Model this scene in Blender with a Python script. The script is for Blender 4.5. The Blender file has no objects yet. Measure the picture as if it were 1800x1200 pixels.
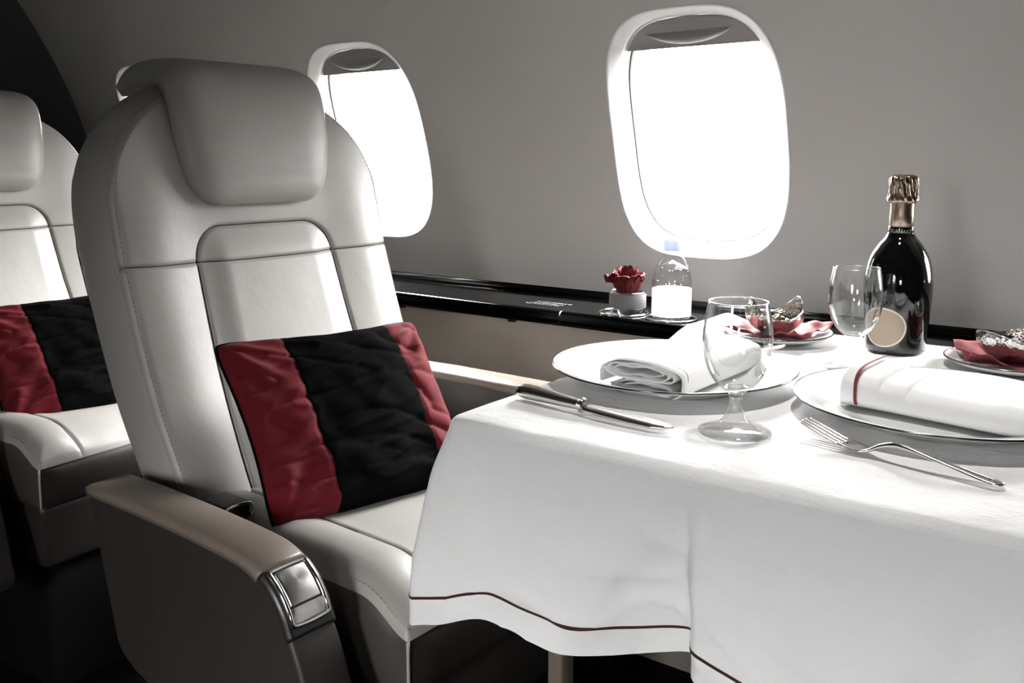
import bpy, bmesh, math, random
import numpy as np
from mathutils import Matrix, Vector, noise

S = bpy.context.scene
COL = S.collection
rnd = random.Random(7)

# ---------------------------------------------------------------- camera
F_PX, CY, YH = 1610.0, 490.0, 280.0
pitch = math.atan((CY - YH) / F_PX)
az = math.atan(2200 / math.hypot(F_PX, CY - YH))
Fv = Vector((-math.cos(az) * math.cos(pitch), math.sin(az) * math.cos(pitch), -math.sin(pitch)))
Rv = Fv.cross(Vector((0, 0, 1))).normalized()
Uv = Rv.cross(Fv)
cd = bpy.data.cameras.new('camera')
cd.sensor_width = 36.0
cd.lens = F_PX / 1800 * 36
cd.shift_y = -(600 - CY) / 1800
cd.clip_start = 0.02
cam = bpy.data.objects.new('camera', cd)
M3 = Matrix((Rv, Uv, -Fv)).transposed()
cam.matrix_world = Matrix.Translation((0, 0, 0.97)) @ M3.to_4x4()
COL.objects.link(cam)
S.camera = cam

# ---------------------------------------------------------------- world, light, exposure
w = bpy.data.worlds.new('overcast_sky')
S.world = w
w.use_nodes = True
SKY = 3.2
TABLE_FILL = 27.0          # added fill light over the table, watts
SKY_RAMP = [(0.0, 0.7), (0.490, 0.8), (0.515, 4.0), (0.56, 6.0), (0.62, 11.0), (0.75, 30.0), (1.0, 40.0)]   # ground, low sky dimmed to steepen the light, overcast zenith
wn = w.node_tree
tcw = wn.nodes.new('ShaderNodeTexCoord')
sep = wn.nodes.new('ShaderNodeSeparateXYZ')
wn.links.new(tcw.outputs['Generated'], sep.inputs[0])
mr = wn.nodes.new('ShaderNodeMapRange')
mr.inputs['From Min'].default_value = -1
mr.inputs['From Max'].default_value = 1
wn.links.new(sep.outputs['Z'], mr.inputs['Value'])
rw = wn.nodes.new('ShaderNodeValToRGB')
while len(rw.color_ramp.elements) < len(SKY_RAMP):
    rw.color_ramp.elements.new(0.5)
for el, (p_, v_) in zip(rw.color_ramp.elements, SKY_RAMP):
    el.position = p_
    el.color = (v_ / 40, v_ / 40 * .99, v_ / 40 * .975, 1)
wn.links.new(mr.outputs[0], rw.inputs[0])
wn.links.new(rw.outputs[0], wn.nodes['Background'].inputs[0])
wn.nodes['Background'].inputs[1].default_value = 40.0 * SKY
S.view_settings.view_transform = 'Standard'
S.view_settings.look = 'None'
S.view_settings.gamma = 1.0
S.view_settings.use_curve_mapping = False
S.view_settings.exposure = 0.35


# ---------------------------------------------------------------- materials
def mat(name, col, rough=0.5, metal=0.0, bump=None, coat=0.0, spec=0.5, var=None, sheen=0.0, aniso=0.0, trans=0.0, ior=1.5, sss=0.0):
    m = bpy.data.materials.new(name)
    m.use_nodes = True
    nt = m.node_tree
    b = nt.nodes['Principled BSDF']
    b.inputs['Base Color'].default_value = (*col, 1)
    b.inputs['Roughness'].default_value = rough
    b.inputs['Metallic'].default_value = metal
    b.inputs['Specular IOR Level'].default_value = spec
    b.inputs['Coat Weight'].default_value = coat
    b.inputs['Coat Roughness'].default_value = 0.03
    b.inputs['Sheen Weight'].default_value = sheen
    b.inputs['Anisotropic'].default_value = aniso
    b.inputs['Transmission Weight'].default_value = trans
    b.inputs['IOR'].default_value = ior
    tc = nt.nodes.new('ShaderNodeTexCoord')
    if var:
        sc, amt = var
        n = nt.nodes.new('ShaderNodeTexNoise')
        n.inputs['Scale'].default_value = sc
        n.inputs['Detail'].default_value = 4
        nt.links.new(tc.outputs['Object'], n.inputs['Vector'])
        r = nt.nodes.new('ShaderNodeValToRGB')
        r.color_ramp.elements[0].position = 0.3
        r.color_ramp.elements[1].position = 0.7
        r.color_ramp.elements[0].color = (*[c * (1 - amt) for c in col], 1)
        r.color_ramp.elements[1].color = (*[min(1, c * (1 + amt)) for c in col], 1)
        nt.links.new(n.outputs['Fac'], r.inputs['Fac'])
        nt.links.new(r.outputs['Color'], b.inputs['Base Color'])
    if bump:
        prev = None
        for kind, sc, st, dist in bump:
            if kind == 'voronoi':
                n = nt.nodes.new('ShaderNodeTexVoronoi')
                n.inputs['Scale'].default_value = sc
                out = n.outputs['Distance']
                nt.links.new(tc.outputs['Object'], n.inputs['Vector'])
            elif kind == 'weave':
                mp = nt.nodes.new('ShaderNodeMapping')
                mp.inputs['Scale'].default_value = sc
                nt.links.new(tc.outputs['Object'], mp.inputs['Vector'])
                n = nt.nodes.new('ShaderNodeTexNoise')
                n.inputs['Scale'].default_value = 1.0
                n.inputs['Detail'].default_value = 3
                nt.links.new(mp.outputs['Vector'], n.inputs['Vector'])
                out = n.outputs['Fac']
            else:
                n = nt.nodes.new('ShaderNodeTexNoise')
                n.inputs['Scale'].default_value = sc
                n.inputs['Detail'].default_value = 5
                out = n.outputs['Fac']
                nt.links.new(tc.outputs['Object'], n.inputs['Vector'])
            bp = nt.nodes.new('ShaderNodeBump')
            bp.inputs['Strength'].default_value = st
            bp.inputs['Distance'].default_value = dist
            nt.links.new(out, bp.inputs['Height'])
            if prev:
                nt.links.new(prev.outputs['Normal'], bp.inputs['Normal'])
            prev = bp
        nt.links.new(prev.outputs['Normal'], b.inputs['Normal'])
    return m


def emit(name, col, s):
    m = bpy.data.materials.new(name)
    m.use_nodes = True
    nt = m.node_tree
    nt.nodes.remove(nt.nodes['Principled BSDF'])
    e = nt.nodes.new('ShaderNodeEmission')
    e.inputs[0].default_value = (*col, 1)
    e.inputs[1].default_value = s
    nt.links.new(e.outputs[0], nt.nodes['Material Output'].inputs[0])
    return m


def thin_glass(name, tint=(1, 1, 1), f0=.04, gain=.9, power=4.0, rough=0.0):
    m = bpy.data.materials.new(name)
    m.use_nodes = True
    nt = m.node_tree
    nt.nodes.remove(nt.nodes['Principled BSDF'])
    t = nt.nodes.new('ShaderNodeBsdfTransparent')
    t.inputs[0].default_value = (*tint, 1)
    g = nt.nodes.new('ShaderNodeBsdfGlossy')
    g.inputs['Roughness'].default_value = rough
    lw = nt.nodes.new('ShaderNodeLayerWeight')
    pw = nt.nodes.new('ShaderNodeMath')
    pw.operation = 'POWER'
    pw.inputs[1].default_value = power
    ma = nt.nodes.new('ShaderNodeMath')
    ma.operation = 'MULTIPLY_ADD'
    ma.use_clamp = True
    ma.inputs[1].default_value = gain
    ma.inputs[2].default_value = f0
    mx = nt.nodes.new('ShaderNodeMixShader')
    nt.links.new(lw.outputs['Facing'], pw.inputs[0])
    nt.links.new(pw.outputs[0], ma.inputs[0])
    nt.links.new(ma.outputs[0], mx.inputs[0])
    nt.links.new(t.outputs[0], mx.inputs[1])
    nt.links.new(g.outputs[0], mx.inputs[2])
    nt.links.new(mx.outputs[0], nt.nodes['Material Output'].inputs[0])
    return m


LEATHER_BUMP = [('voronoi', 620, 0.16, 0.0006), ('noise', 26, 0.22, 0.004)]
MT = dict(
    wall=mat('wall_panel', (0.73, 0.71, 0.685), 0.42, bump=[('noise', 3, 0.03, 0.01)], spec=0.18),
    lower=mat('lower_panel_beige', (0.55, 0.49, 0.43), 0.5, bump=[('noise', 40, 0.05, 0.002)]),
    far_dark=mat('far_wall_dark', (0.055, 0.036, 0.024), 0.35, var=(6, 0.3)),  # dark finish invented for the unseen opposite wall, to cut bounced light
    ceiling=mat('ceiling_darkened', (0.11, 0.108, 0.105), 0.9, var=(20, 0.1)),  # unseen ceiling toned dark so less light bounces onto the upper wall
    carpet=mat('carpet_black', (0.004, 0.004, 0.004), 1.0, bump=[('noise', 400, 0.6, 0.004)], spec=0.02),
    bulk=mat('bulkhead_black', (0.0012, 0.0012, 0.0012), 0.9, var=(3, 0.2), spec=0.0),
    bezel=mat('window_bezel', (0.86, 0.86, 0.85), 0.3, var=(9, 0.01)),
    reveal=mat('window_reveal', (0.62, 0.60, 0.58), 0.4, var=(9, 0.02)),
    gasket=mat('window_gasket', (0.03, 0.03, 0.03), 0.6, var=(9, 0.1)),
    shade=mat('shade_plastic', (0.30, 0.29, 0.28), 0.35, var=(9, 0.03)),
    lacquer=mat('black_lacquer', (0.0018, 0.0018, 0.002), 0.09, ior=1.17, var=(30, 0.1)),
    chrome=mat('chrome', (0.78, 0.77, 0.76), 0.09, 1.0, var=(60, 0.03)),
    satin=mat('satin_chrome', (0.62, 0.60, 0.59), 0.26, 1.0, aniso=0.5, var=(60, 0.05)),
    pedestal=mat('pedestal_black', (0.004, 0.004, 0.004), 0.6, spec=0.1, var=(20, 0.1)),
    dark=mat('dark_plastic', (0.012, 0.011, 0.011), 0.35, var=(60, 0.1)),
    leather=mat('leather_pale', (0.33, 0.315, 0.295), 0.44, bump=LEATHER_BUMP, var=(9, 0.04)),
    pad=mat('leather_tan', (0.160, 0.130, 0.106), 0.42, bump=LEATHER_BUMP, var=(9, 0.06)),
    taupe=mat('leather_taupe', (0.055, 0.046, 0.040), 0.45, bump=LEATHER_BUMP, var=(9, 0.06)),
    taupe_shaded=mat('leather_taupe_shaded', (0.024, 0.020, 0.018), 0.45, bump=LEATHER_BUMP, var=(9, 0.08)),  # taupe leather with shade put into its colour, for panels facing the aisle and front
    stitch=mat('stitch_thread', (0.20, 0.18, 0.16), 0.7, var=(300, 0.1)),
    seam=mat('seam_shadow_line', (0.03, 0.026, 0.023), 0.8, var=(300, 0.1)),
    cloth=mat('linen_white', (0.83, 0.83, 0.83), 0.85, bump=[('weave', (900, 900, 900), 0.25, 0.0010), ('weave', (260, 260, 12), 0.45, 0.0014), ('weave', (12, 300, 240), 0.40, 0.0014), ('noise', 13, 0.40, 0.022)], spec=0.2, sheen=0.1),
    napkin=mat('napkin_linen', (0.84, 0.84, 0.84), 0.85, bump=[('weave', (900, 900, 900), 0.10, 0.0006), ('noise', 45, 0.12, 0.004)], spec=0.2),
    stripe=mat('dark_stripe', (0.035, 0.006, 0.008), 0.8, var=(300, 0.2)),
    redline=mat('red_line', (0.16, 0.02, 0.02), 0.8, var=(300, 0.2)),
    redcloth=mat('red_fabric', (0.105, 0.0075, 0.0115), 0.8, bump=[('weave', (700, 700, 700), 0.15, 0.0008), ('noise', 30, 0.25, 0.006)], var=(14, 0.12), sheen=0.05, spec=0.1),
    blackcloth=mat('black_fabric', (0.0028, 0.0028, 0.0032), 1.0, bump=[('weave', (700, 700, 700), 0.2, 0.0008), ('noise', 30, 0.35, 0.006)], var=(14, 0.25), sheen=0.0, spec=0.03),
    china=mat('china_white', (0.84, 0.84, 0.84), 0.08, coat=0.3, var=(20, 0.01)),
    platinum=mat('platinum_rim', (0.14, 0.135, 0.13), 0.16, 1.0, var=(60, 0.1)),
    silver=mat('silver_cutlery', (0.74, 0.72, 0.69), 0.20, 1.0, var=(60, 0.04)),
    hammered=mat('hammered_silver', (0.66, 0.64, 0.62), 0.20, 1.0, bump=[('voronoi', 240, 0.35, 0.002)], var=(60, 0.05)),
    glass=thin_glass('clear_glass', (0.985, 0.99, 0.99), .06, .95, 2.3),
    solidglass=mat('solid_glass', (1, 1, 1), 0.0, trans=1.0, ior=1.45, var=(5, 0.0)),
    stemglass=None,
    rimglass=thin_glass('glass_lip', (0.99, 0.99, 0.99), .45, .5, 2.0, .1),
    pet=thin_glass('bottle_plastic', (0.975, 0.98, 0.985), .05, .45, 3.0, .04),
    water=thin_glass('still_water', (0.97, 0.975, 0.98), .02, .5, 4.0),
    paperlabel=mat('white_paper_label', (0.86, 0.86, 0.86), 0.5, var=(30, 0.01)),
    bluecap=mat('pale_blue_cap', (0.62, 0.68, 0.84), 0.4, var=(60, 0.02)),
    frost=mat('frosted_band', (0.13, 0.13, 0.135), 0.45, var=(60, 0.08)),
    rose=mat('rose_petal', (0.085, 0.0025, 0.005), 0.6, bump=[('noise', 120, 0.2, 0.001)], var=(60, 0.25), spec=0.25),
    champagne=mat('dark_bottle_glass', (0.003, 0.0035, 0.003), 0.035, coat=0.5, var=(9, 0.05)),
    foil=mat('gold_pink_foil', (0.40, 0.31, 0.25), 0.28, 1.0, bump=[('noise', 70, 0.25, 0.002)], var=(90, 0.1)),
    tan=mat('tan_label', (0.34, 0.275, 0.20), 0.45, var=(40, 0.03)),
    cream=mat('cream_label_rim', (0.68, 0.63, 0.55), 0.4, var=(40, 0.03)),
    goldprint=mat('gold_print', (0.45, 0.42, 0.36), 0.35, 0.6, var=(90, 0.1)),
    greyprint=mat('grey_print', (0.30, 0.30, 0.30), 0.5, var=(90, 0.2)),
    redpaper=mat('red_paper', (0.21, 0.038, 0.045), 0.75, bump=[('noise', 60, 0.15, 0.002)], var=(25, 0.1)),
    nut=mat('roasted_nut', (0.12, 0.065, 0.030), 0.35, bump=[('noise', 90, 0.5, 0.003)], var=(70, 0.45), coat=0.3),
    tabletop=mat('table_veneer', (0.05, 0.03, 0.02), 0.3, var=(12, 0.3)),
    lens=emit('fill_lens', (1, .96, .9), 6.0),  # glowing face of the added fill light
    pane=thin_glass('window_acrylic', (0.97, 0.975, 0.98), .04, .5, 5.0),
)




def blend(name, a, b, f):
    """mix of two finished materials' surface shaders."""
    m = a.copy()
    m.name = name
    nt = m.node_tree
    out = nt.nodes['Material Output']
    src = out.inputs[0].links[0].from_socket
    mx = nt.nodes.new('ShaderNodeMixShader')
    mx.inputs[0].default_value = f
    nt.links.new(src, mx.inputs[1])
    g = nt.nodes.new(b[0])
    for k, v in b[1].items():
        g.inputs[k].default_value = v
    nt.links.new(g.outputs[0], mx.inputs[2])
    nt.links.new(mx.outputs[0], out.inputs[0])
    return m


MT['stemglass'] = blend('stem_glass', thin_glass('stem_base', (.99, .99, .99), .07, .60, 3.0), ('ShaderNodeBsdfGlass', {'IOR': 1.45, 'Roughness': 0.0}), .26)
MT['paperlabel'] = blend('thin_paper_label', MT['paperlabel'], ('ShaderNodeBsdfTranslucent', {'Color': (.95, .95, .95, 1)}), .6)
MT['bluecap'] = blend('translucent_cap', MT['bluecap'], ('ShaderNodeBsdfTranslucent', {'Color': (.7, .76, .92, 1)}), .4)
# ---------------------------------------------------------------- mesh helpers
def mk(name, verts, faces, m, parent=None, smooth=True, solid=None):
    me = bpy.data.meshes.new(name)
    verts = np.asarray(verts, float).reshape(-1, 3)
    me.from_pydata(verts.tolist(), [], [list(map(int, f)) for f in faces])
    me.update()
    if smooth:
        me.polygons.foreach_set('use_smooth', [True] * len(me.polygons))
    o = bpy.data.objects.new(name, me)
    COL.objects.link(o)
    if m is not None:
        me.materials.append(MT[m])
    if parent is not None:
        o.parent = parent
    if solid:
        md = o.modifiers.new('thickness', 'SOLIDIFY')
        md.thickness = solid
        md.offset = 0
    return o


def grid_faces(nu, nv, wrap=False):
    f = []
    for i in range(nu if wrap else nu - 1):
        for j in range(nv - 1):
            i2 = (i + 1) % nu
            f.append((i * nv + j, i2 * nv + j, i2 * nv + j + 1, i * nv + j + 1))
    return f


def thing(name, label, cat, loc=(0, 0, 0), rotz=0.0, group=None):
    o = bpy.data.objects.new(name, None)
    o.empty_display_size = 0.05
    COL.objects.link(o)
    o.location = loc
    o.rotation_euler = (0, 0, rotz)
    tag(o, label, cat, group)
    return o


def tag(o, label, cat, group=None):
    o['label'] = label
    o['category'] = cat
    if group:
        o['group'] = group
    return o


def struct(o, label=None):
    o['kind'] = 'structure'
    if label:
        o['label'] = label
    return o


def copy_tree(o, parent=None):
    c = o.copy()
    COL.objects.link(c)
    c.parent = parent
    for ch in list(o.children):
        copy_tree(ch, c)
    return c


def lathe(name, prof, m, parent=None, seg=64, smooth=True, loc=(0, 0, 0), fn=None, close=False):
    """prof: list of (r, z). fn(r, z, a) -> (r, z) for non-round details."""
    v = []
    for i in range(seg):
        a = 2 * math.pi * i / seg
        for r, z in prof:
            if fn:
                r, z = fn(r, z, a)
            v.append((loc[0] + r * math.cos(a), loc[1] + r * math.sin(a), loc[2] + z))
    n = len(prof)
    f = grid_faces(seg, n, True)
    if close:
        for i in range(seg):
            i2 = (i + 1) % seg
            f.append((i * n + n - 1, i2 * n + n - 1, i2 * n, i * n))
    o = mk(name, v, f, m, parent, smooth)
    bm = bmesh.new()
    bm.from_mesh(o.data)
    bmesh.ops.remove_doubles(bm, verts=bm.verts, dist=1e-6)
    bmesh.ops.recalc_face_normals(bm, faces=bm.faces)
    bm.to_mesh(o.data)
    bm.free()
    if smooth:
        o.data.polygons.foreach_set('use_smooth', [True] * len(o.data.polygons))
    return o


def spline(pts, n):
    """Catmull-Rom through pts -> n points."""
    P = np.asarray(pts, float)
    P = np.vstack([2 * P[0] - P[1], P, 2 * P[-1] - P[-2]])
    out = []
    k = len(P) - 3
    for t in np.linspace(0, k - 1e-9, n):
        i = int(t)
        u = t - i
        a, b, c, d = P[i:i + 4]
        out.append(0.5 * ((2 * b) + (c - a) * u + (2 * a - 5 * b + 4 * c - d) * u * u + (3 * b - a - 3 * c + d) * u ** 3))
    return np.array(out)


def sweep(name, path, section, m, parent=None, up=(0, 0, 1), caps=True, closed=False):
    """section(i, t) -> list of (side, up) points; swept along path."""
    P = np.asarray(path, float)
    n = len(P)
    v = []
    ns = None
    for i in range(n):
        if closed:
            d = P[(i + 1) % n] - P[i - 1]
        else:
            d = P[min(i + 1, n - 1)] - P[max(i - 1, 0)]
        d = d / np.linalg.norm(d)
        s = np.cross(d, up)
        s = s / max(1e-9, np.linalg.norm(s))
        u = np.cross(s, d)
        sec = section(i, i / max(1, n - 1))
        ns = len(sec)
        for a, b in sec:
            v.append(P[i] + s * a + u * b)
    f = []
    for i in range(n if closed else n - 1):
        i2 = (i + 1) % n
        for j in range(ns):
            j2 = (j + 1) % ns
            f.append((i * ns + j, i2 * ns + j, i2 * ns + j2, i * ns + j2))
    if caps and not closed:
        f.append(tuple(range(ns)))
        f.append(tuple((n - 1) * ns + j for j in reversed(range(ns))))
    o = mk(name, v, f, m, parent)
    bm = bmesh.new()
    bm.from_mesh(o.data)
    bmesh.ops.recalc_face_normals(bm, faces=bm.faces)
    bm.to_mesh(o.data)
    bm.free()
    o.data.polygons.foreach_set('use_smooth', [True] * len(o.data.polygons))
    return o


def circ(r, n=10, sy=1.0):
    return [(r * math.cos(2 * math.pi * k / n), sy * r * math.sin(2 * math.pi * k / n)) for k in range(n)]


def tube(name, path, r, m, parent=None, n=8, closed=False, up=(0, 0, 1)):
    return sweep(name, path, lambda i, t: circ(r, n), m, parent, up=up, closed=closed)


def rbox(name, lo, hi, r, m, parent=None, seg=3, taper=None):
    bm = bmesh.new()
    bmesh.ops.create_cube(bm, size=1)
    lo, hi = Vector(lo), Vector(hi)
    for v in bm.verts:
        v.co = Vector(((v.co[k] + 0.5) * (hi[k] - lo[k]) + lo[k]) for k in range(3))
        if taper and v.co.z < (lo.z + hi.z) / 2:
            c = (lo + hi) / 2
            v.co.x = c.x + (v.co.x - c.x) * taper[0]
            v.co.y = c.y + (v.co.y - c.y) * taper[1]
    if r > 0:
        bmesh.ops.bevel(bm, geom=list(bm.edges), offset=r, segments=seg, affect='EDGES', profile=0.5)
    me = bpy.data.meshes.new(name)
    bm.to_mesh(me)
    bm.free()
    me.polygons.foreach_set('use_smooth', [True] * len(me.polygons))
    me.materials.append(MT[m])
    o = bpy.data.objects.new(name, me)
    COL.objects.link(o)
    if parent is not None:
        o.parent = parent
    return o


def prism_xz(name, outline, y0, y1, bevel, m, parent=None, seg=3):
    """outline of (x, z), extruded from y0 to y1, edges bevelled."""
    bm = bmesh.new()
    vs = [bm.verts.new((x, y0, z)) for x, z in outline]
    fc = bm.faces.new(vs)
    ex = bmesh.ops.extrude_face_region(bm, geom=[fc])
    for g in ex['geom']:
        if isinstance(g, bmesh.types.BMVert):
            g.co.y = y1
    bmesh.ops.recalc_face_normals(bm, faces=bm.faces)
    if bevel > 0:
        ed = [e for e in bm.edges if abs(e.verts[0].co.y - e.verts[1].co.y) < 1e-6]
        bmesh.ops.bevel(bm, geom=ed, offset=bevel, segments=seg, affect='EDGES', profile=0.5)
    me = bpy.data.meshes.new(name)
    bm.to_mesh(me)
    bm.free()
    me.polygons.foreach_set('use_smooth', [True] * len(me.polygons))
    me.materials.append(MT[m])
    o = bpy.data.objects.new(name, me)
    COL.objects.link(o)
    if parent is not None:
        o.parent = parent
    return o


def interp(x, tab):
    xs, ys = zip(*tab)
    return np.interp(x, xs, ys)


def sstep(a, b, x):
    t = np.clip((x - a) / (b - a), 0, 1)
    return t * t * (3 - 2 * t)


# ================================================================ THE CABIN
YC = 0.40                       # centre line of the cabin


def wall_y(z):
    return 1.705 - 0.42 * (max(z, 0.68) - 0.68) ** 2


def wpt(x, z, depth, side):
    y = wall_y(z)
    g = 0.84 * (max(z, 0.68) - 0.68)
    L = math.hypot(1, g)
    p = (x, y + depth / L, z + depth * g / L)
    return p if side > 0 else (p[0], 2 * YC - p[1], p[2])


X0, X1 = -2.982, 1.418
WIN = [-2.542, -1.662, -0.782, 0.098, 0.978]
WIN_FAR = [-2.110, -1.230, -0.350, 0.530]
WZ, WHW, WHH, WN = 1.01, 0.186, 0.239, 3.3
ZLO, ZMID, ZHI = 0.67, 1.36, 1.78
NSEG = 96


def sup(hw, hh, a, n=WN):
    c, s = math.cos(a), math.sin(a)
    return (math.copysign(abs(c) ** (2 / n), c) * hw, math.copysign(abs(s) ** (2 / n), s) * hh)


def cell(cx, side):
    """wall panel round one window: hole outline bridged to the panel's rectangle."""
    hx = 0.44
    zl, zh = ZLO - WZ, ZMID - WZ
    rings = 9
    angs = [2 * math.pi * i / NSEG for i in range(NSEG)]
    verts, n = [], len(angs)
    for k in range(rings + 1):
        t = k / rings
        for a in angs:
            px, pz = sup(WHW, WHH, a)
            s = min(hx / max(1e-9, abs(px)), (zh if pz > 0 else -zl) / max(1e-9, abs(pz)))
            qx, qz = px * s, pz * s
            verts.append(wpt(cx + px + (qx - px) * t, WZ + pz + (qz - pz) * t, 0, side))
    faces = []
    for k in range(rings):
        for i in range(n):
            j = (i + 1) % n
            faces.append((k * n + i, k * n + j, (k + 1) * n + j, (k + 1) * n + i))
    # snap the nearest outer vertex to each corner of the rectangle
    base = rings * n
    for sx, sz in ((1, zh), (-1, zh), (-1, zl), (1, zl)):
        c = wpt(cx + sx * hx, WZ + sz, 0, side)
        k = min(range(n), key=lambda i: (verts[base + i][0] - c[0]) ** 2 + (verts[base + i][2] - c[2]) ** 2)
        verts[base + k] = c
    return verts, faces


def build_wall(name, side, label):
    V, Fc = [], []
    wins = WIN if side > 0 else WIN_FAR
    for cx in wins:
        v, f = cell(cx, side)
        o = len(V)
        V += v
        Fc += [tuple(i + o for i in q) for q in f]
    xl, xr = min(wins) - .44, max(wins) + .44
    for xa, xb in ((X0, xl), (xr, X1)):          # blank panels at the ends
        if xb - xa > .01:
            o = len(V)
            zs = np.linspace(ZLO, ZMID, 20)
            for z in zs:
                V += [wpt(xa, z, 0, side), wpt(xb, z, 0, side)]
            Fc += [(o + 2 * k, o + 2 * k + 1, o + 2 * k + 3, o + 2 * k + 2) for k in range(19)]
    nz = 12
    for i, z in enumerate(np.linspace(ZMID, ZHI, nz)):
        o = len(V)
        V += [wpt(X0, z, 0, side), wpt(X1, z, 0, side)]
        if i:
            Fc.append((o - 2, o - 1, o + 1, o))
    return struct(mk(name, V, Fc, 'wall' if side > 0 else 'far_dark'), label)


build_wall('wall_right', 1, 'curved pale grey cabin side wall with oval windows')
build_wall('wall_left', -1, 'opposite cabin side wall darkened to cut bounced light')
ytop = wall_y(ZHI)
struct(mk('ceiling', [(X0, ytop, ZHI), (X1, ytop, ZHI), (X1, 2 * YC - ytop, ZHI), (X0, 2 * YC - ytop, ZHI)], [(0, 1, 2, 3)], 'ceiling', smooth=False), 'unseen cabin ceiling darkened to cut bounced light')
YF = 1.53
struct(mk('floor', [(X0, 1.75, 0), (X1, 1.75, 0), (X1, -0.95, 0), (X0, -0.95, 0)], [(0, 1, 2, 3)], 'carpet', smooth=False), 'black carpeted cabin floor')
struct(rbox('wall_right_lower', (X0, 1.515, 0), (X1, 1.56, 0.655), 0, 'lower'), 'beige lower side panel under the black ledge')
struct(rbox('wall_left_lower', (X0, 2 * YC - 1.72, 0), (X1, 2 * YC - 1.69, 0.69), 0, 'far_dark'), 'lower panel of the opposite cabin wall')
for nm, x, lb in (('wall_back', X0, 'black bulkhead closing the cabin behind the seats'), ('wall_front', X1, 'bulkhead behind the camera side of the cabin')):
    struct(rbox(nm, (x - (0.03 if x < 0 else 0), -0.95, 0), (x + (0 if x < 0 else 0.03), 1.76, 1.80), 0, 'bulk'), lb)


def ring_mesh(name, rings, cx, side, m, parent, fill=False, a0=0.0, a1=2 * math.pi):
    V, Fc = [], []
    full = abs(a1 - a0 - 2 * math.pi) < 1e-6
    n = NSEG if full else NSEG // 2
    angs = [a0 + (a1 - a0) * i / (n if full else n - 1) for i in range(n)]
    for hw, hh, d in rings:
        for a in angs:
            px, pz = sup(hw, hh, a)
            V.append(wpt(cx + px, WZ + pz, d, side))
    for k in range(len(rings) - 1):
        for i in range(n if full else n - 1):
            j = (i + 1) % n
            q = (k * n + i, (k + 1) * n + i, (k + 1) * n + j, k * n + j)
            Fc.append(q if side > 0 else q[::-1])
    if fill:
        hw, hh, d = rings[-1]
        V.append(wpt(cx, WZ, d, side))
        b = (len(rings) - 1) * n
        for i in range(n):
            Fc.append((b + i, len(V) - 1, b + (i + 1) % n))
    return mk(name, V, Fc, m, parent)


def window(idx, cx, side, label, shade_drop, pane):
    w_ = bpy.data.objects.new('window_%d' % idx, None)
    COL.objects.link(w_)
    struct(w_, label)
    ring_mesh('bezel', [(.186, .239, 0), (.1850, .238, -.0008), (.1830, .236, -.0002), (.1800, .233, .0022), (.1720, .225, .0095), (.1655, .2185, .0155), (.1635, .2165, .0185), (.163, .216, .021)], cx, side, 'bezel', w_)
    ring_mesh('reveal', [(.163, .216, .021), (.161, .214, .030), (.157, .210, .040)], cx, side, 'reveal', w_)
    ring_mesh('gasket', [(.157, .210, .040), (.1565, .2095, .0425), (.155, .208, .043)], cx, side, 'gasket', w_)
    ring_mesh('pane_frame', [(.155, .208, .043), (.152, .205, .044), (.149, .202, .050), (.147, .200, .058), (.1405, .193, .060), (.139, .191, .068), (.137, .189, .072)], cx, side, 'bezel', w_)
    ring_mesh('pane', [(.137, .189, .072)], cx, side, pane, w_, fill=True)
    if shade_drop:
        # blind pulled down a little: a plate between the reveal sides, with a finger grip
        V, Fc = [], []
        nx, nz = 40, 14
        for d in (0.026, 0.031):
            for i in range(nx):
                for j in range(nz):
                    z = .2315 - 0.018 - (shade_drop) * j / (nz - 1)
                    zz = min(abs(z) / 0.2125, 0.99999)
                    hw = 0.1595 * (1 - zz ** WN) ** (1 / WN)
                    xx = -hw + 2 * hw * i / (nx - 1)
                    V.append(wpt(cx + xx, WZ + z, d + 0.004 * (1 - (xx / 0.16) ** 2) * 0, side))
        half = nx * nz
        Fc = grid_faces(nx, nz) + [tuple(q + half for q in f[::-1]) for f in grid_faces(nx, nz)]
        for i in range(nx - 1):
            a, b = i * nz + nz - 1, (i + 1) * nz + nz - 1
            Fc.append((a, b, b + half, a + half))
        sh = mk('shade', V, Fc, 'shade', w_, smooth=False)
        V = []
        nu, nv = 30, 8
        zb = .2315 - 0.018 - shade_drop
        for i in range(nu):
            u = -1 + 2 * i / (nu - 1)
            for j in range(nv):
                t = j / (nv - 1)
                hgt = 0.024 * (1 - u * u) ** 0.8
                V.append(wpt(cx + 0.088 * u, WZ + zb + 0.028 - hgt * t * 0.9, 0.0255 - 0.010 * math.sin(math.pi * t * 0.85) * (1 - u * u) ** 0.6, side))
        mk('grip', V, grid_faces(nu, nv), 'shade', sh)
    # daylight portal just outside the pane
    ld = bpy.data.lights.new('daylight_portal', 'AREA')
    ld.shape = 'RECTANGLE'
    ld.size, ld.size_y = .32, .42
    ld.cycles.is_portal = True
    lo = bpy.data.objects.new('daylight_portal', ld)
    COL.objects.link(lo)
    a, b = Vector(wpt(cx, WZ, .10, side)), Vector(wpt(cx, WZ, .0, side))
    lo.location = a
    lo.rotation_euler = (b - a).to_track_quat('-Z', 'Z').to_euler()
    return w_


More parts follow.
